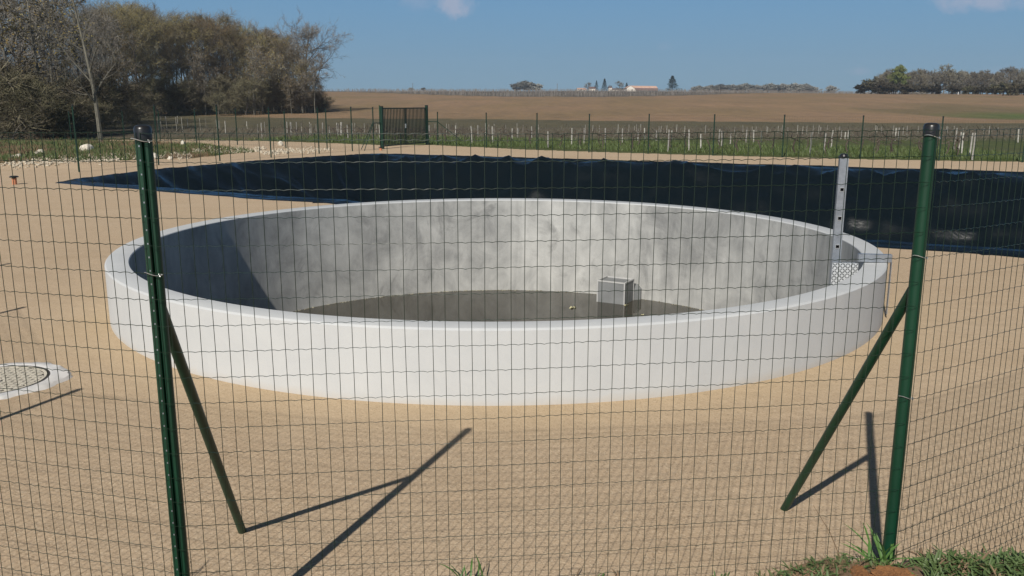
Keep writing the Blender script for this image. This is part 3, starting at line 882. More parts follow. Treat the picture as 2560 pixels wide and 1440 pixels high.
# ------------------------------------------------------------------ grass
def tuft(b, x, y, z, h, n, w, r2, spread=.08):
    for k in range(n):
        a = r2.uniform(0, 6.283); q = r2.uniform(0, spread); hh = h * r2.uniform(.5, 1.1)
        p = Vector((x + q * math.cos(a), y + q * math.sin(a), z)); t = Vector((math.cos(a + .8), math.sin(a + .8), 0)) * w
        top = p + Vector((math.cos(a) * hh * .5, math.sin(a) * hh * .5, hh))
        b.tri(p - t, p + t, top)
b = MB(); r6 = random.Random(51)
for k in range(5200):   # verge beyond the far fence
    t = r6.random(); p = lin(t); dy = r6.random() ** 1.4 * 9
    x, y = p.x + dy * .25 + r6.uniform(-.4, .4), p.y + dy - .9
    if inpoly(x, y, SAND): continue
    tuft(b, x, y, 0, r6.uniform(.1, .3), 5, .016, r6)
tag(b.build('verge_grass', M['grass'], None, False), 'green grass growing under the far fence and the first vine rows', 'grass', kind='stuff')
b = MB(); d_ = MB()
for k in range(9000):   # left verge
    px = r6.uniform(-60, 640); py = r6.uniform(349, 415); x, y = gnd(px, py)
    if inpoly(x, y, SAND): continue
    g = noise.noise(Vector((x * .35, y * .35, 2)))
    (tuft(b, x, y, height(x, y), r6.uniform(.08, .25), 4, .014, r6, .12) if g > -.15 and r6.random() < .8 else tuft(d_, x, y, height(x, y), r6.uniform(.08, .32), 3, .012, r6, .12))
tag(b.build('grass', M['grass'], None, False), 'green grass on the rough verge outside the left fence', 'grass', kind='stuff')
tag(d_.build('dry_grass', M['dry'], None, False), 'brown dead grass on the rough verge outside the left fence', 'grass', kind='stuff')

# ------------------------------------------------------------------ stones
def rock_mesh(seed, name='pale_rock', mat=None, sub=2):
    r2 = random.Random(seed); b = MB(); n = 10; m = 7; V = []; FS = []
    for i in range(m + 1):
        th_ = math.pi * i / m
        for j in range(n):
            ph = 2 * math.pi * j / n
            d = Vector((math.sin(th_) * math.cos(ph), math.sin(th_) * math.sin(ph), math.cos(th_)))
            r = 1 + .35 * noise.noise(d * 1.3 + Vector((seed, 0, 0))) + .15 * noise.noise(d * 3.5 + Vector((0, seed, 0)))
            V.append(d * r * .5)
    for i in range(m):
        for j in range(n): FS.append((i * n + j, (i + 1) * n + j, (i + 1) * n + (j + 1) % n, i * n + (j + 1) % n))
    b.add(V, FS); return b.build(name, mat or M['stone'], None, False)
RK = [rock_mesh(s) for s in (3, 8, 13)]; rf = [True] * 3
def rock(px, py, w_, h_, label, grp=None, i=None, z=None, xy=None, nm=None):
    i = (int(px) % 3) if i is None else i
    x, y = xy if xy else gnd(px, py); o = RK[i] if rf[i] else RK[i].copy()
    if not rf[i]: col.objects.link(o)
    rf[i] = False
    zz = height(x, y) if z is None else z
    o.location = (x, y, zz + h_ * .22); o.scale = (w_, w_ * .8, h_); o.rotation_euler = (0, 0, rnd.uniform(0, 6))
    tag(o, label, 'rock', grp); return o
rock(219, 388, .72, .46, 'large white limestone boulder on the rough verge at the far left')
rock(103, 391, .32, .22, 'white stone in the verge grass, right of a pair', 'white stones in the verge grass'); rock(92, 393, .2, .14, 'small white stone in the verge grass, left of a pair', 'white stones in the verge grass')
rock(48, 403, .30, .22, 'white stone at the left edge of the verge'); rock(33, 404, .2, .14, 'small white stone at the very left of the verge')
rock(386, 400, .30, .30, 'round white stone beside the slim fence post, behind the capped near post'); rock(426, 401, .20, .18, 'small round white stone right of the slim fence post')
rock(458, 374, .22, .26, 'pale upright stone in the grass island by the road'); rock(494, 382, .24, .14, 'flat pale stone at the rubble edge of the grass island'); rock(702, 364, .36, .34, 'pale block standing on the rubble heap beside the road')
b = MB(); r7 = random.Random(61)
for k in range(1700):
    t = r7.random()
    px = 20 + 800 * t + r7.gauss(0, 14); py = 414 - 40 * t + r7.gauss(0, 3.0) + (4 if px < 300 else 0) - (8 if 480 < px < 660 else 0)
    x, y = gnd(px, py); s = r7.uniform(.018, .085) * (1.6 if 640 < px < 730 and r7.random() < .5 else 1)
    b.box((x, y, height(x, y) + s * .25), (s * r7.uniform(.8, 1.8), s, s * r7.uniform(.5, 1)), Matrix.Rotation(r7.uniform(0, 6), 3, (r7.uniform(-1, 1), r7.uniform(-1, 1), 1)), s * .2)
tag(b.build('rubble', M['rubble'], None, False), 'strip of white limestone rubble along the left edge of the sand', 'rubble', kind='stuff')

# ------------------------------------------------------------------ trees
def grow(seed, H, lean=0.0, crown0=.25, spread=.4, l1=11, l2=6, l3=4, tw=7, tl=.55, tww=.012, buds=0, bs=.05, trunk_r=.16, wig=.06, up=.35, rnd_top=True):
    r2 = random.Random(seed); T = MB(); C = MB()
    def br(p, d, L, r, lev, n):
        pts = [p.copy()]; q = p.copy(); d = d.normalized()
        for k in range(n):
            d = (d + Vector((r2.gauss(0, wig * (1 + lev)), r2.gauss(0, wig * (1 + lev)), r2.gauss(0, wig) + (up * .12 if lev else 0)))).normalized()
            q = q + d * (L / n); pts.append(q.copy())
        rs = [max(.004, r * (1 - .8 * i / n)) for i in range(n + 1)]
        T.tube(pts, rs, (7, 5, 4, 3)[min(lev, 3)], False)
        return pts, rs
    def pick(pts, f):
        s = f * (len(pts) - 1); i = min(int(s), len(pts) - 2); return pts[i].lerp(pts[i + 1], s - i), (pts[i + 1] - pts[i]).normalized(), i
    def child_dir(d, ang, az):
        u = d.orthogonal().normalized(); w = d.cross(u)
        return (d * math.cos(ang) + (u * math.cos(az) + w * math.sin(az)) * math.sin(ang)).normalized()
    P0, R0 = br(Vector((0, 0, -.1)), Vector((lean, 0, 1)), H * .92, trunk_r, 0, 9)
    az = r2.uniform(0, 6)
    for i in range(l1):
        f = crown0 + (1 - crown0) * (i + .5) / l1
        p, d, k = pick(P0, min(.99, f)); az += 2.4 + r2.uniform(-.4, .4)
        env = math.sin(math.pi * min(1, (f - crown0) / (1 - crown0) * .80 + .20)) ** .7
        L = H * spread * (env * .9 + .15) * r2.uniform(.75, 1.2)
        P1, R1 = br(p, child_dir(d, R(r2.uniform(38, 62)), az), L, max(.02, R0[k] * .5), 1, 6)
        a2 = r2.uniform(0, 6)
        for j in range(l2):
            f2 = .2 + .8 * (j + .6) / l2; p2, d2, k2 = pick(P1, min(.99, f2)); a2 += 2.4
            P2, R2 = br(p2, child_dir(d2, R(r2.uniform(28, 60)), a2), L * r2.uniform(.3, .5), max(.012, R1[k2] * .55), 2, 4)
            for m_ in range(l3):
                f3 = .15 + .85 * (m_ + .5) / l3; p3, d3, k3 = pick(P2, min(.99, f3))
                d4 = child_dir(d3, R(r2.uniform(15, 60)), r2.uniform(0, 6.3)); L3 = L * r2.uniform(.12, .24)
                P3, R3 = br(p3, d4, L3, max(.008, R2[k3] * .5), 3, 2)
                for t_ in range(tw):
                    p5, d5, _ = pick(P3, r2.random()); d6 = child_dir(d5, R(r2.uniform(15, 65)), r2.uniform(0, 6.3))
                    ll = tl * r2.uniform(.5, 1.2); e5 = p5 + d6 * ll + Vector((0, 0, .1 * ll)); s_ = d6.cross(Vector((r2.uniform(-1, 1), r2.uniform(-1, 1), r2.uniform(-1, 1)))).normalized() * tww
                    C.mi = 0; C.add([p5 - s_, p5 + s_, e5 + s_ * .3, e5 - s_ * .3], [(0, 1, 2, 3)])
                    for _b in range(buds):
                        c_ = p5.lerp(e5, r2.uniform(.3, 1.05)) + Vector((r2.gauss(0, .06), r2.gauss(0, .06), r2.gauss(0, .06)))
                        u_ = Vector((r2.gauss(0, 1), r2.gauss(0, 1), r2.gauss(0, 1))).normalized() * bs * r2.uniform(.5, 1.2); v_ = u_.orthogonal().normalized() * bs * .7
                        C.mi = 1; C.add([c_ - u_, c_ + v_, c_ + u_, c_ - v_], [(0, 1, 2, 3)])
    return T, C
def tree_proto(name, mats, label, cat='tree', group=None, **kw):
    T, C = grow(**kw)
    o = thing(name, (0, 0, 0), label, cat, group)
    T.build('trunk', mats[0], o); C.build('crown', [mats[1], mats[2]], o, False)
    o['_f'] = 1; return o
def place(proto, x, y, sc, label=None, group=None, rz=None, zoff=-.1):
    rz = rnd.uniform(0, 6.28) if rz is None else rz
    loc = (x, y, height(x, y) + zoff)
    if '_f' in proto:
        del proto['_f']; proto.location = loc; proto.rotation_euler = (0, 0, rz); proto.scale = sc if hasattr(sc, '__len__') else (sc,) * 3
        if label: proto['label'] = label
        if group: proto['group'] = group
        return proto
    o = dup(proto, loc, rz, sc, label, group)
    if '_f' in o: del o['_f']
    return o
WL = 'brown budding tree in the dense leafless wood on the left'
GW = 'trees of the wood on the left'
wood = [tree_proto('wood_tree', (M['bark'], M['twig'], M['bud']), WL, seed=101 + i, H=13.5, crown0=.30, spread=.32, l1=13, l2=6, l3=4, tw=8, tl=.8, tww=.011, buds=2, bs=.042, trunk_r=.17) for i in range(3)]
wood += [tree_proto('wood_tree', (M['bark'], M['twig'], M['bud_olive']), WL, seed=121 + i, H=13.5, crown0=.3, spread=.27, l1=13, l2=6, l3=4, tw=8, tl=.8, tww=.011, buds=2, bs=.042, trunk_r=.16) for i in range(2)]
gray = [tree_proto('bare_tree', (M['bark'], M['twig_gray'], M['bud_olive']), 'tall grey leafless tree at the near left end of the wood', seed=141 + i, H=14, crown0=.15, spread=.30, l1=15, l2=7, l3=4, tw=9, tl=.7, tww=.0075, buds=0, bs=.02, trunk_r=.16, wig=.09) for i in range(3)]
shrub = [tree_proto('thicket_shrub', (M['bark'], M['twig'], M['scrub']), 'dark tangled shrub at the foot of the wood on the left', 'shrub', seed=161 + i, H=3.2, crown0=.03, spread=.55, l1=14, l2=6, l3=3, tw=9, tl=.5, tww=.009, buds=2, bs=.03, trunk_r=.05, wig=.15) for i in range(2)]
# skyline of the wood: (pixel x, pixel y of the top, distance)
def by_px(proto, px, top, Y, H, label=None, group=None, wide=1.0, rz=None):
    x = at(px, 260, Y).x; z0 = height(x, Y); h = at(px, top, Y).z - z0
    s = h / H
    return place(proto, x, Y, (s * wide, s * wide, s), label, group, rz)
r8 = random.Random(71)
sky_w = [(258, 40, 120), (290, 22, 122), (318, 14, 125), (350, 20, 128), (372, 34, 132), (405, 44, 136), (432, 40, 140), (462, 46, 140), (492, 42, 142), (520, 46, 143), (548, 50, 145), (575, 60, 146), (602, 70, 147), (630, 78, 148), (655, 84, 150), (682, 90, 150), (706, 94, 152)]
for i, (px, top, Y) in enumerate(sky_w):
    for row in range(3):
        by_px(wood[r8.randrange(5)], px + r8.uniform(-10, 10) + row * 7, top + r8.uniform(-6, 14) + (12 if row == 0 else 0), Y + row * 7 + r8.uniform(-2, 2), 13.0, WL, GW, wide=r8.uniform(.85, 1.35))
for px, top in ((738, 128), (752, 160), (768, 180), (784, 195), (798, 212), (808, 225), (720, 110)):
    by_px(wood[r8.randrange(5)], px, top + r8.uniform(-5, 5), 146 + r8.uniform(-3, 3), 13.0, WL, GW)
# pale slim stems in the front of the wood
slimt = tree_proto('slim_tree', (M['bark_pale'], M['twig_gray'], M['bud']), 'slender pale stemmed sapling at the front of the wood', seed=181, H=9, crown0=.35, spread=.16, l1=9, l2=4, l3=3, tw=5, tl=.6, tww=.016, buds=1, bs=.06, trunk_r=.075)
for k in range(26):
    px = r8.uniform(480, 800); by_px(slimt, px, r8.uniform(105, 190), 138 + r8.uniform(-5, 3) + (px - 480) * .015, 8.6, 'slender pale stemmed sapling at the front of the wood', 'slender saplings along the front of the wood')
for k in range(54):
    px = r8.uniform(230, 822); Y = 122 + (px - 250) * .045 + r8.uniform(-4, 22) if px > 300 else 100 + r8.uniform(-6, 10)
    by_px(shrub[r8.randrange(2)], px, r8.uniform(205, 248), Y, 2.7, 'dark tangled shrub at the foot of the wood on the left', 'shrubs at the foot of the wood', wide=1.3)
# nearer trees at far left
for px, top, Y in ((-120, -60, 62), (-60, -120, 66), (10, -40, 70), (40, -150, 64), (85, -30, 74), (110, -110, 70), (150, -40, 78), (185, -60, 84), (205, 0, 88), (235, 20, 96), (-10, -90, 78), (60, -60, 86), (120, -10, 92), (170, 0, 100), (30, -20, 95), (260, 60, 104), (215, 50, 108), (-40, 0, 90)):
    by_px(gray[r8.randrange(3)], px, top, Y, 13.4, 'tall grey leafless tree at the near left end of the wood', 'tall bare trees at the near left')
for px, top, Y in ((20, 170, 60), (75, 180, 66), (170, 190, 76), (100, 200, 58), (45, 200, 56), (150, 210, 62), (190, 220, 66), (270, 190, 90), (300, 215, 96), (-10, 220, 55), (240, 225, 75), (335, 225, 100), (85, 240, 55), (20, 250, 53), (140, 255, 57), (280, 250, 80), (180, 262, 60), (225, 268, 62), (310, 262, 85)):
    by_px(shrub[r8.randrange(2)], px, top, Y, 2.7, 'dense dark bramble shrub under the bare trees at the near left', 'shrubs under the near left trees', wide=1.15 if top < 200 else 1.5)
for px, top, Y in ((28, -90, 57), (66, -40, 62), (98, -70, 60), (138, -20, 66), (176, -60, 70), (206, -30, 74), (-15, -60, 60), (158, 30, 80), (268, 40, 92), (300, 35, 98)):
    by_px(slimt, px, top, Y, 8.6, 'slim pale stemmed tree among the tall grey trees at the near left', 'slim pale trees at the near left', wide=1.3)
# the forked pale tree standing forward
fk = tree_proto('forked_tree', (M['bark_pale'], M['twig_gray'], M['bud_olive']), 'pale forked leafless tree standing forward of the wood, behind the near left post', seed=191, H=11, crown0=.22, spread=.26, l1=13, l2=5, l3=3, tw=6, tl=.55, tww=.006, buds=1, bs=.02, trunk_r=.17, lean=.0, wig=.03)
by_px(fk, 243, -90, 50, 10.3, rz=0, wide=.85)
# oak at the right end
oak = tree_proto('spreading_oak', (M['bark'], M['twig_gray'], M['twig_gray']), 'wide leafless oak with open branches at the right end of the wood', seed=209, H=12, crown0=.30, spread=.50, l1=17, l2=10, l3=5, tw=10, tl=.6, tww=.013, buds=0, trunk_r=.26, wig=.06, up=.25)
by_px(oak, 768, 74, 149, 12.0, rz=2.0)
bs_ = tree_proto('field_bush', (M['bark'], M['twig'], M['scrub']), 'dark low bush at the right foot of the wood by the field', 'shrub', seed=215, H=2.6, crown0=.03, spread=.6, l1=16, l2=6, l3=3, tw=8, tl=.4, tww=.016, buds=4, bs=.09, trunk_r=.05, wig=.15)
by_px(bs_, 806, 255, 146, 2.3)

# right-hand wood on the crest
FR = 'grey brown leafless tree in the distant wood on the right'
far_t = [tree_proto('distant_tree', (M['bark'], M['twig_gray'], M['twig']), FR, seed=221 + i, H=9, crown0=.05, spread=.30, l1=11, l2=5, l3=3, tw=6, tl=.9, tww=.035, buds=1, bs=.14, trunk_r=.16) for i in range(3)]
def ry(px): return 332 - max(0, px - 2350) * .16
skr = [(2200, 184), (2214, 176), (2228, 178), (2262, 182), (2278, 180), (2296, 174), (2310, 180), (2328, 184), (2342, 180), (2372, 178), (2388, 182), (2400, 180), (2416, 184), (2432, 182), (2448, 180), (2464, 184), (2482, 184), (2500, 178), (2536, 174), (2552, 182), (2570, 182), (2590, 180), (2615, 178)]
for px, top in skr:
    for row in range(3):
        by_px(far_t[r8.randrange(3)], px + r8.uniform(-5, 5), top + r8.uniform(-3, 4) + row * 2, ry(px) + row * 8 + r8.uniform(-2, 2), 8.6, FR, 'trees of the distant wood on the right', wide=1.1)
by_px(far_t[1], 2356, 166, 330, 8.6, 'round topped tree rising highest from the middle of the distant right wood', wide=1.3)
by_px(far_t[2], 2522, 168, 300, 8.6, 'tall dark tree standing forward at the right end of the distant wood', wide=1.3)
gt = tree_proto('leafy_tree', (M['bark'], M['leaf'], M['leaf']), 'yellow green tree in fresh leaf near the left end of the distant right wood', seed=231, H=9, crown0=.15, spread=.27, l1=12, l2=5, l3=4, tw=5, tl=.7, tww=.03, buds=3, bs=.16, trunk_r=.15)
by_px(gt, 2246, 166, 322, 8.6)
by_px(gt, 2236, 170, 326, 8.6, 'second yellow green tree behind the leafy one in the distant right wood')
dkb = tree_proto('distant_bush', (M['bark'], M['scrub'], M['scrub']), 'dark round bush in front of the right end of the distant wood', 'shrub', seed=241, H=4, crown0=.05, spread=.5, l1=12, l2=5, l3=3, tw=6, tl=.6, tww=.05, buds=3, bs=.2, trunk_r=.1)
hdg = tree_proto('skyline_tree', (M['bark'], M['hedge'], M['hedge']), 'far hedge tree', 'tree', seed=247, H=4, crown0=.02, spread=.42, l1=12, l2=5, l3=3, tw=6, tl=.7, tww=.06, buds=2, bs=.2, trunk_r=.1)
by_px(dkb, 2530, 214, 262, 3.6); 
for px, top, Y in ((2205, 212, 322), (2222, 214, 324), (2250, 216, 318), (2268, 216, 322), (2300, 218, 322), (2335, 218, 322), (2380, 218, 318), (2420, 220, 312), (2450, 220, 306), (2480, 220, 298), (2504, 216, 270), (2160, 214, 345), (2176, 210, 342), (2190, 206, 338), (2556, 216, 280)):
    by_px(dkb, px, top, Y, 3.6, 'low dark bush along the foot of the distant right wood', 'bushes along the distant right wood', wide=2.1)
for px, top, wd_ in ((1735, 219, 1.9), (1745, 217, 1.6), (1760, 219, 2.2), (1788, 217, 2.2), (1815, 216, 2.2), (1845, 216, 2.2), (1875, 216, 2.2), (1908, 217, 2.2), (1940, 216, 2.2), (1970, 216, 2.2), (1998, 216, 2.2), (2026, 219, 2.2), (1775, 216, 1.8), (1800, 214, 1.8), (1830, 215, 1.8), (1860, 213, 1.8), (1890, 216, 1.8), (1925, 213, 1.7), (1955, 214, 1.7), (1985, 213, 1.7), (2012, 214, 1.7), (2074, 218, 1.6)):
    by_px(hdg, px, top + 1, 760, 3.6, 'far hedge tree on the skyline between the lone pine and the right wood', 'hedge trees on the skyline', wide=wd_)
for px, top in ((1290, 213), (1312, 208), (1325, 211), (1345, 214), (1060, 221), (1028, 221)):
    by_px(hdg, px, top, 740, 3.6, 'low grey tree on the skyline left of the farm', 'trees on the skyline left of the farm', wide=1.8)
# conifers by the farm
def conifer(seed, H, W, name, label, ragged=.25, lop=0.0):
    r2 = random.Random(seed); T = MB(); C = MB()
    T.tube([(0, 0, -.3), (.1, 0, H * .5), (0, 0, H * .97)], [W * .07, W * .05, .03], 6)
    for k in range(2600):
        f = r2.random() ** .8; z = H * (.06 + .94 * f)
        rad = W * (1 - f) ** .8 * (.55 + .45 * abs(math.sin(f * 23 + r2.uniform(-.3, .3)))) * (1 + ragged * noise.noise(Vector((f * 5, seed, 0))) * 2)
        a = r2.uniform(0, 6.283); q = rad * r2.random() ** .4
        q *= 1 + lop * max(0, math.cos(a)) * (1 if f < .4 else .2)
        p = Vector((q * math.cos(a), q * math.sin(a), z)); d = Vector((math.cos(a), math.sin(a), r2.uniform(-.3, .25))) * W * r2.uniform(.10, .2)
        s_ = Vector((-math.sin(a), math.cos(a), r2.uniform(-.5, .5))) * W * .06
        C.add([p - s_, p + s_, p + d], [(0, 1, 2)])
    o = thing(name, (0, 0, 0), label, 'tree'); T.build('trunk', M['bark'], o); C.build('crown', M['needle'], o, False); o['_f'] = 1
    return o
FY = 715
for px, top, W, lab, rg, lp in ((1491, 201, .24, 'narrow dark conifer, left of the pair at the distant farm', .5, 0), (1511, 196, .30, 'dark pointed cone shaped conifer, right of the pair at the distant farm', .1, 0), (1572, 206, .3, 'small dark conifer behind the gable of the white barn', .2, 0), (1680, 189, .42, 'lone dark pine with a ragged crown right of the white barn', .5, .7)):
    x = at(px, 225, FY).x; z0 = height(x, FY); h = at(px, top, FY).z - z0
    o = conifer(int(px), h, h * W, 'conifer', lab, rg, lp); place(o, x, FY + (14 if px == 1572 else 0), 1.0, rz=0)
for px, top, lab in ((1550, 204, 'round leafless tree between the conifers and the white barn'), (1467, 207, 'leafless tree at the left end of the distant farm'), (1522, 214, 'low leafless tree right of the pointed conifer')):
    by_px(far_t[0], px, top, FY + 6, 8.6, lab, wide=1.5)

# ------------------------------------------------------------------ farm
def xw(px, Y): return at(px, 225, Y).x
BY = 700
x0, x1 = xw(1567, BY), xw(1645, BY); zb = height((x0 + x1) / 2, BY) - .3
barn = thing('white_barn', (x0, BY, zb), 'long low white barn with an orange tiled roof on the distant crest', 'barn')
Lb = x1 - x0; ex = Lb * .30; hE = at(1567, 220, BY).z - zb; hR = at(1592, 213.5, BY).z - zb; dB = 16
b = MB()
# gable front half (left), long side running right and back
b.add([(0, 0, 0), (ex, 0, 0), (ex, 0, hE * .8), (ex * .42, 0, hR - .25), (0, 0, hE), (0, dB, 0), (ex, dB, 0), (ex, dB, hE * .8), (ex * .42, dB, hR - .25), (0, dB, hE)],
      [(0, 1, 2, 3, 4), (5, 9, 8, 7, 6), (0, 4, 9, 5), (1, 6, 7, 2)])
b.box((ex + (Lb - ex) / 2 * .62, 2.2, hE * .3), ((Lb - ex) * .62, .3, hE * .6))
b.box((Lb - .3, 8, hE * .45), (.6, 12, hE * .9))
b.build('wall', M['white_wall'], barn, False)
b = MB()
b.add([(ex * .40, -.3, hR - .2), (Lb * .97, -.3 + 5, hR - .4), (Lb, 1.5, hE * .98), (ex * .8, -.4, hE * 1.02)], [(0, 1, 2, 3)])
b.add([(ex * .40, -.3, hR - .2), (Lb * .97, 4.7, hR - .4), (Lb * .97, dB, hR - .3), (ex * .4, dB, hR - .2)], [(0, 1, 2, 3)])
b.add([(-.4, -.3, hE - .05), (ex * .42, -.3, hR), (ex * .42, dB, hR), (-.4, dB, hE - .05)], [(0, 1, 2, 3)])
b.build('roof', M['roof_tile'], barn, False)
b = MB(); b.add([(ex * .8, -.4, hE * 1.01), (Lb + .2, 1.4, hE * .97), (Lb + .4, -.2, hE * .42), (ex * 1.1, -2.4, hE * .42)], [(0, 1, 2, 3)])
b.build('lean_to_roof', M['roof_dark'], barn, False)
b = MB(); b.box((ex + (Lb - ex) * .5, 3.2, hE * .3), ((Lb - ex) * .96, .3, hE * .6)); b.build('shed_opening', M['dark_window'], barn, False)
def house(px0, px1, eave, ridge, Y, label, roofm='roof_dark', win=2):
    x0, x1 = xw(px0, Y), xw(px1, Y); zb = height((x0 + x1) / 2, Y) - .2; W = x1 - x0; d = 9
    e_ = max(1.2, at(px0, eave, Y).z - zb); r_ = max(e_ + .8, at(px0, ridge, Y).z - zb)
    h = thing('farm_house', (x0, Y, zb), label, 'house')
    b = MB(); b.add([(0, 0, 0), (W, 0, 0), (W, d, 0), (0, d, 0), (0, 0, e_), (W, 0, e_), (W, d, e_), (0, d, e_), (0, d / 2, r_ - .15), (W, d / 2, r_ - .15)],
                    [(0, 1, 5, 4), (2, 3, 7, 6), (1, 2, 6, 9, 5), (3, 0, 4, 8, 7)]); b.build('wall', M['white_wall'], h, False)
    b = MB(); o_ = .4
    b.add([(-o_, -o_, e_ - .1), (W + o_, -o_, e_ - .1), (W + o_, d / 2, r_), (-o_, d / 2, r_), (W + o_, d + o_, e_ - .1), (-o_, d + o_, e_ - .1)], [(0, 1, 2, 3), (3, 2, 4, 5)]); b.build('roof', M[roofm], h, False)
    for k in range(win):
        b = MB(); b.box((W * (k + .7) / (win + .4), -.02, e_ * .45), (W * .12, .1, e_ * .4)); b.build('window', M['dark_window'], h, False)
house(1523, 1530, 219, 217, 690, 'small white gabled house right of the pointed conifer')
house(1444, 1463, 222.5, 219.5, 720, 'pale low house at the left end of the distant farm', 'roof_tile')
house(1474, 1489, 221, 216.5, 712, 'dark roofed house behind the narrow conifer')
house(1531, 1566, 223.5, 220.5, 722, 'long low dark roofed shed between the small house and the white barn', 'roof_dark', 3)
house(1456, 1466, 226, 224, 660, 'low pale outbuilding in front of the farm', 'roof_tile', 1)
# skyline pole
p = at(1393, 224, 720); z0 = height(p.x, 720)
pl = thing('utility_pole', (p.x, 720, z0), 'thin dark utility pole on the skyline left of the farm', 'pole')
hh = at(1393, 209, 720).z - z0
b = MB(); b.tube([(0, 0, -.3), (0, 0, hh)], [.2, .14], 6); b.build('shaft', M['bark'], pl); b = MB(); b.box((0, 0, hh - .5), (1.4, .16, .16)); b.build('crossarm', M['bark'], pl, False)
p = at(1032, 224, 720); z0 = height(p.x, 720)
pl2 = dup(pl, (p.x, 720, z0), 0, 1.0, 'thin dark utility pole on the skyline above the green gate')
# heap and marker by the right wood
p = at(2299, 231, 300); zz = height(p.x, 300)
b = MB((p.x, 300, zz)); r9 = random.Random(81)
for k in range(26):
    q = Vector((p.x + r9.gauss(0, 1.3), 300 + r9.gauss(0, .8), zz + r9.uniform(.05, .6))); d = Vector((r9.uniform(-1, 1), r9.uniform(-.4, .4), r9.uniform(-.1, .2))) * 1.2
    b.tube([q - d, q + d], r9.uniform(.06, .14), 6)
tag(b.build('log_heap', M['bark']), 'small dark heap of branches on the field edge before the distant right wood', 'heap')
p = at(2396, 229, 296); zz = height(p.x, 296)
b = MB((p.x, 296, zz)); b.tube([(p.x, 296, zz - .1), (p.x, 296, zz + .8), (p.x, 296, zz + .9)], [.10, .10, .03], 8)
tag(b.build('marker_post', M['collar']), 'short white marker post at the edge of the distant right wood', 'post')

# ------------------------------------------------------------------ foreground weeds, stones, clay
def fy_at(px, py, guess=3.2):
    a, bb, c = ray(px, py); Y = guess
    best = None
    for i in range(140):
        Y = 2.3 + i * .012; x = a / bb * Y; z = EYE + c / bb * Y
        if z <= max(bank_z(x, Y), 0): return Vector((x, Y, max(bank_z(x, Y), 0)))
    return Vector((a / bb * 3.3, 3.3, bank_z(a / bb * 3.3, 3.3)))
def leafblade(b, p, az, L, w_, el, droop):
    d = Vector((math.cos(az), math.sin(az), 0)); s = Vector((-math.sin(az), math.cos(az), 0))
    pts = []
    for k in range(6):
        f = k / 5; e_ = el - droop * f; 
        pts.append((p if k == 0 else pts[-1][0] + (d * math.cos(e_) + Vector((0, 0, math.sin(e_)))) * L / 5, w_ * (.35 + 1.3 * f) * (1 - f) ** .6 + .0004))
    V = []
    for q, ww in pts: V += [q - s * ww, q + Vector((0, 0, -ww * .5)), q + s * ww]
    FS = []
    for k in range(5):
        for j in range(2): a = k * 3 + j; FS.append((a, a + 1, a + 4, a + 3))
    b.add(V, FS)
def clump(px, py, n, L, w_, label, name='weed_clump', mat='grass_fore', el=(50, 85), droop=(.5, 1.3), spread=.02, seed=0, cat='weed'):
    p = fy_at(px, py); r2 = random.Random(seed + int(px)); b = MB(p)
    for k in range(n):
        a = r2.uniform(0, 6.283); q = p + Vector((r2.gauss(0, spread), r2.gauss(0, spread * .6), -.01))
        leafblade(b, q, a, L * r2.uniform(.55, 1.1), w_ * r2.uniform(.7, 1.2), R(r2.uniform(*el)), r2.uniform(*droop))
    return tag(b.build(name, M[mat]), label, cat)
clump(2198, 1412, 24, .20, .0085, 'bright green narrow leaved weed at the foot of the near right post', el=(25, 80))
clump(2160, 1402, 14, .12, .0055, 'small green weed left of the bright one by the near right post', el=(15, 60))
clump(1190, 1462, 12, .16, .006, 'tall green grass blades at the bottom edge, near the middle', 'grass_clump', el=(65, 88), cat='grass')
clump(1135, 1462, 5, .12, .006, 'few green grass blades at the bottom edge, left of the taller ones', 'grass_clump', el=(50, 85), cat='grass')
clump(1495, 1455, 6, .075, .005, 'small green tuft at the bottom edge beside a curled dead leaf', 'grass_clump', el=(40, 85), cat='grass')
clump(1790, 1448, 7, .075, .004, 'small green tuft at the bottom edge left of the weedy bank', 'grass_clump', el=(35, 85), cat='grass')
clump(1430, 1458, 10, .09, .003, 'brown dead grass tuft at the bottom edge near the middle', 'grass_clump', 'dry', el=(20, 80), cat='grass')
clump(1535, 1452, 5, .08, .006, 'curled pale dead leaf clump at the bottom edge', 'grass_clump', 'dry', el=(40, 85), cat='grass')
clump(455, 1455, 16, .16, .0022, 'dry thin stems at the foot of the near left post', 'grass_clump', 'dry', el=(40, 85), droop=(.1, .6), cat='grass')
clump(655, 1450, 12, .05, .004, 'grey dead tuft at the bottom where the left post shadow begins', 'grass_clump', 'dry', el=(10, 70), cat='grass')
# rosette weeds carpet on the bank
b = MB(); d_ = MB(); r10 = random.Random(91)
for k in range(1900):
    px = r10.uniform(1880, 2640); lim = 1445 - (px - 1900) * .26 if px < 2100 else (1396 - (px - 2100) * .075)
    py = r10.uniform(lim, 1560)
    if 2130 < px < 2310 and 1398 < py < 1470 and r10.random() < .9: continue
    cl = noise.noise(Vector((px * .012, py * .02, 5)))
    if cl < -.12 and px < 2330: continue
    if px < 2130 and r10.random() < .35: continue
    p = fy_at(px, py) + Vector((0, 0, -.005))
    tgt = b if r10.random() < .85 else d_
    for j in range(r10.randrange(4, 8)):
        leafblade(tgt, p, r10.uniform(0, 6.283), r10.uniform(.02, .065) * (1.45 if px > 2300 else 1), r10.uniform(.003, .0085) * (1.15 if px > 2300 else 1), R(r10.uniform(10, 75)), r10.uniform(.4, 1.4))
tag(b.build('ground_weeds', M['weed']), 'low green leafy weeds covering the earth bank at the bottom right', 'weeds', kind='stuff')
tag(d_.build('withered_weeds', M['dry']), 'withered brown leaves among the weeds on the bank at the bottom right', 'weeds', kind='stuff')
b = MB()
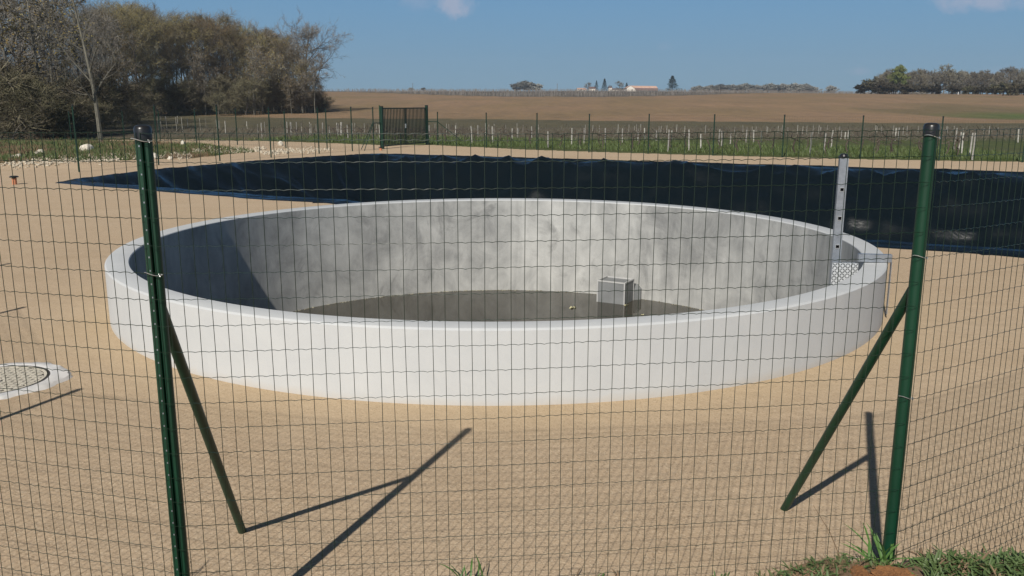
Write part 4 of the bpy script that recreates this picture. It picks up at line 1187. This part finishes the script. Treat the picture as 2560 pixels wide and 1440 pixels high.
for k in range(500):
    px = r10.uniform(1880, 2240); py = r10.uniform(1385, 1450) + (max(0, 2100 - px) * .2); p = fy_at(px, py)
    tuft(b, p.x, p.y, p.z - .004, r10.uniform(.02, .05), 3, .0008, r10, .012)
tag(b.build('dead_straw', M['dry'], None, False), 'fine dead straw on the earth bank at the bottom', 'straw', kind='stuff')
# clay clod
p = fy_at(2234, 1452); cl = rock_mesh(27, 'clay_clod', M['clay'])
cl.location = p + Vector((0, .0, .0)); cl.scale = (.20, .12, .10)
md = cl.modifiers.new('s', 'SUBSURF'); md.levels = md.render_levels = 4
tx = bpy.data.textures.new('clods', 'CLOUDS'); tx.noise_scale = .14; tx.noise_depth = 4
md = cl.modifiers.new('d', 'DISPLACE'); md.texture = tx; md.strength = .34; md.mid_level = .5; md.texture_coords = 'LOCAL'
tag(cl, 'rough orange brown lump of clay in front of the near right post', 'clay')
cl2 = cl.copy(); col.objects.link(cl2); cl2.location = fy_at(2150, 1438); cl2.scale = (.10, .07, .06); cl2.rotation_euler = (0, 0, 2); tag(cl2, 'smaller reddish clay clod left of the big clay lump')
for i, (px, py, s) in enumerate(((2130, 1402, .035), (2142, 1397, .025), (2120, 1405, .018), (2280, 1400, .024), (2330, 1398, .035), (2342, 1402, .03), (2361, 1388, .03), (2322, 1407, .02), (2308, 1430, .016), (2500, 1356, .016))):
    q = fy_at(px, py)
    rock(px, py, s * .8, s * .5, 'small white pebble among the weeds around the near right post', 'white pebbles on the bank', i % 3, q.z, (q.x, q.y))
# dry stalk
p = fy_at(2102, 1400); tp = p + Vector((-.125, .03, .235))
b = MB(p); b.tube([p, p.lerp(tp, .5) + Vector((.012, 0, 0)), tp], [.0026, .0018, .0008], 5)
b.tube([p.lerp(tp, .45), p.lerp(tp, .62) + Vector((.006, 0, .02))], [.0012, .0006], 4)
tag(b.build('dry_stalk', M['dry']), 'single thin reddish dry stalk leaning left beside the near right post', 'stalk')

# ------------------------------------------------------------------ air
hz_m = bpy.data.materials.new('haze'); g = N(hz_m)
pv = g.n('ShaderNodeVolumePrincipled', Color=(.78, .88, 1.0, 1), Density=.00028, Anisotropy=.2)
ho = g.t.nodes.new('ShaderNodeOutputMaterial'); g.t.links.new(pv.outputs[0], ho.inputs['Volume'])
b = MB(); b.box((0, 470, 4), (1720, 1130, 96))
hz = b.build('haze', hz_m, None, False); tag(hz, 'thin pale blue haze over the distant fields', 'haze', kind='stuff')
# ------------------------------------------------------------------ light
AZ = R(21); EL = R(37.7)
sun = bpy.data.objects.new('sun', bpy.data.lights.new('sun', 'SUN')); col.objects.link(sun)
sun.data.energy = 4.8; sun.data.angle = R(.53); sun.data.color = (1.0, .945, .86)
dirv = Vector((math.sin(AZ) * math.cos(EL), math.cos(AZ) * math.cos(EL), -math.sin(EL)))
sun.rotation_euler = dirv.to_track_quat('-Z', 'Y').to_euler()
sun.location = (-20, -50, 60)
W = bpy.data.worlds.new('World'); S.world = W
g = N(W); 
sk = g.n('ShaderNodeTexSky', _sky_type='NISHITA', _sun_disc=False, _sun_elevation=EL, _sun_rotation=math.pi + AZ, _altitude=100, _air_density=1.0, _dust_density=0.3, _ozone_density=3.0)
dirn = g.n('ShaderNodeTexCoord').outputs['Generated']
SKYK = .06
zc = g.n('ShaderNodeSeparateXYZ', Vector=dirn).outputs['Z']
grad = g.ramp(zc, [(0.0, tuple(x / SKYK for x in (.170, .305, .430))), (.10, tuple(x / SKYK for x in (.135, .290, .475))), (.22, tuple(x / SKYK for x in (.070, .228, .50))), (.45, tuple(x / SKYK for x in (.034, .062, .110))), (.9, tuple(x / SKYK for x in (.028, .044, .070)))])
c = g.mix(.88, sk.outputs[0], grad)
def cloud(c, px, py, wx, wz, amt, colr, seed):
    a, bb, cc = ray(px, py); v = Vector((a, bb, cc)).normalized()
    sub = g.n('ShaderNodeVectorMath', _operation='SUBTRACT', i0=dirn, i1=tuple(v)).outputs[0]
    sc = g.n('ShaderNodeVectorMath', _operation='MULTIPLY', i0=sub, i1=(1 / wx, 1 / wx, 1 / wz)).outputs[0]
    ln = g.n('ShaderNodeVectorMath', _operation='LENGTH', i0=sc).outputs['Value']
    nz = g.noise(g.n('ShaderNodeMapping', Vector=dirn, Location=(seed, 0, 0)).outputs[0], 45, 6, .62, .3)
    f = g.math('SUBTRACT', g.math('ADD', 1.0, g.math('MULTIPLY', g.math('SUBTRACT', nz, .5), 2.0)), ln)
    f = g.math('MULTIPLY', g.ramp(f, [(.0, 0.0), (.7, 1.0)]), amt)
    return g.mix(f, c, colr)
cw = tuple(x / SKYK for x in (.34, .39, .51))
c = cloud(c, 1132, 8, .024, .020, .85, cw, 1)
c = cloud(c, 1040, -20, .03, .02, .25, cw, 5)
c = cloud(c, 2455, 2, .050, .012, .75, cw, 3)
c = cloud(c, 2150, 178, .016, .006, .30, cw, 4)
c = cloud(c, 2520, 190, .03, .010, .18, cw, 6)
c = cloud(c, 1660, 115, .012, .006, .12, cw, 8)
bg = g.n('ShaderNodeBackground', Color=c, Strength=SKYK)
o = g.t.nodes.new('ShaderNodeOutputWorld'); g.t.links.new(bg.outputs[0], o.inputs['Surface'])
S.view_settings.view_transform = 'Standard'; S.view_settings.look = 'None'
S.view_settings.exposure = 0.12; S.view_settings.gamma = 1.0
S.cycles.max_bounces = 6; S.cycles.transparent_max_bounces = 4
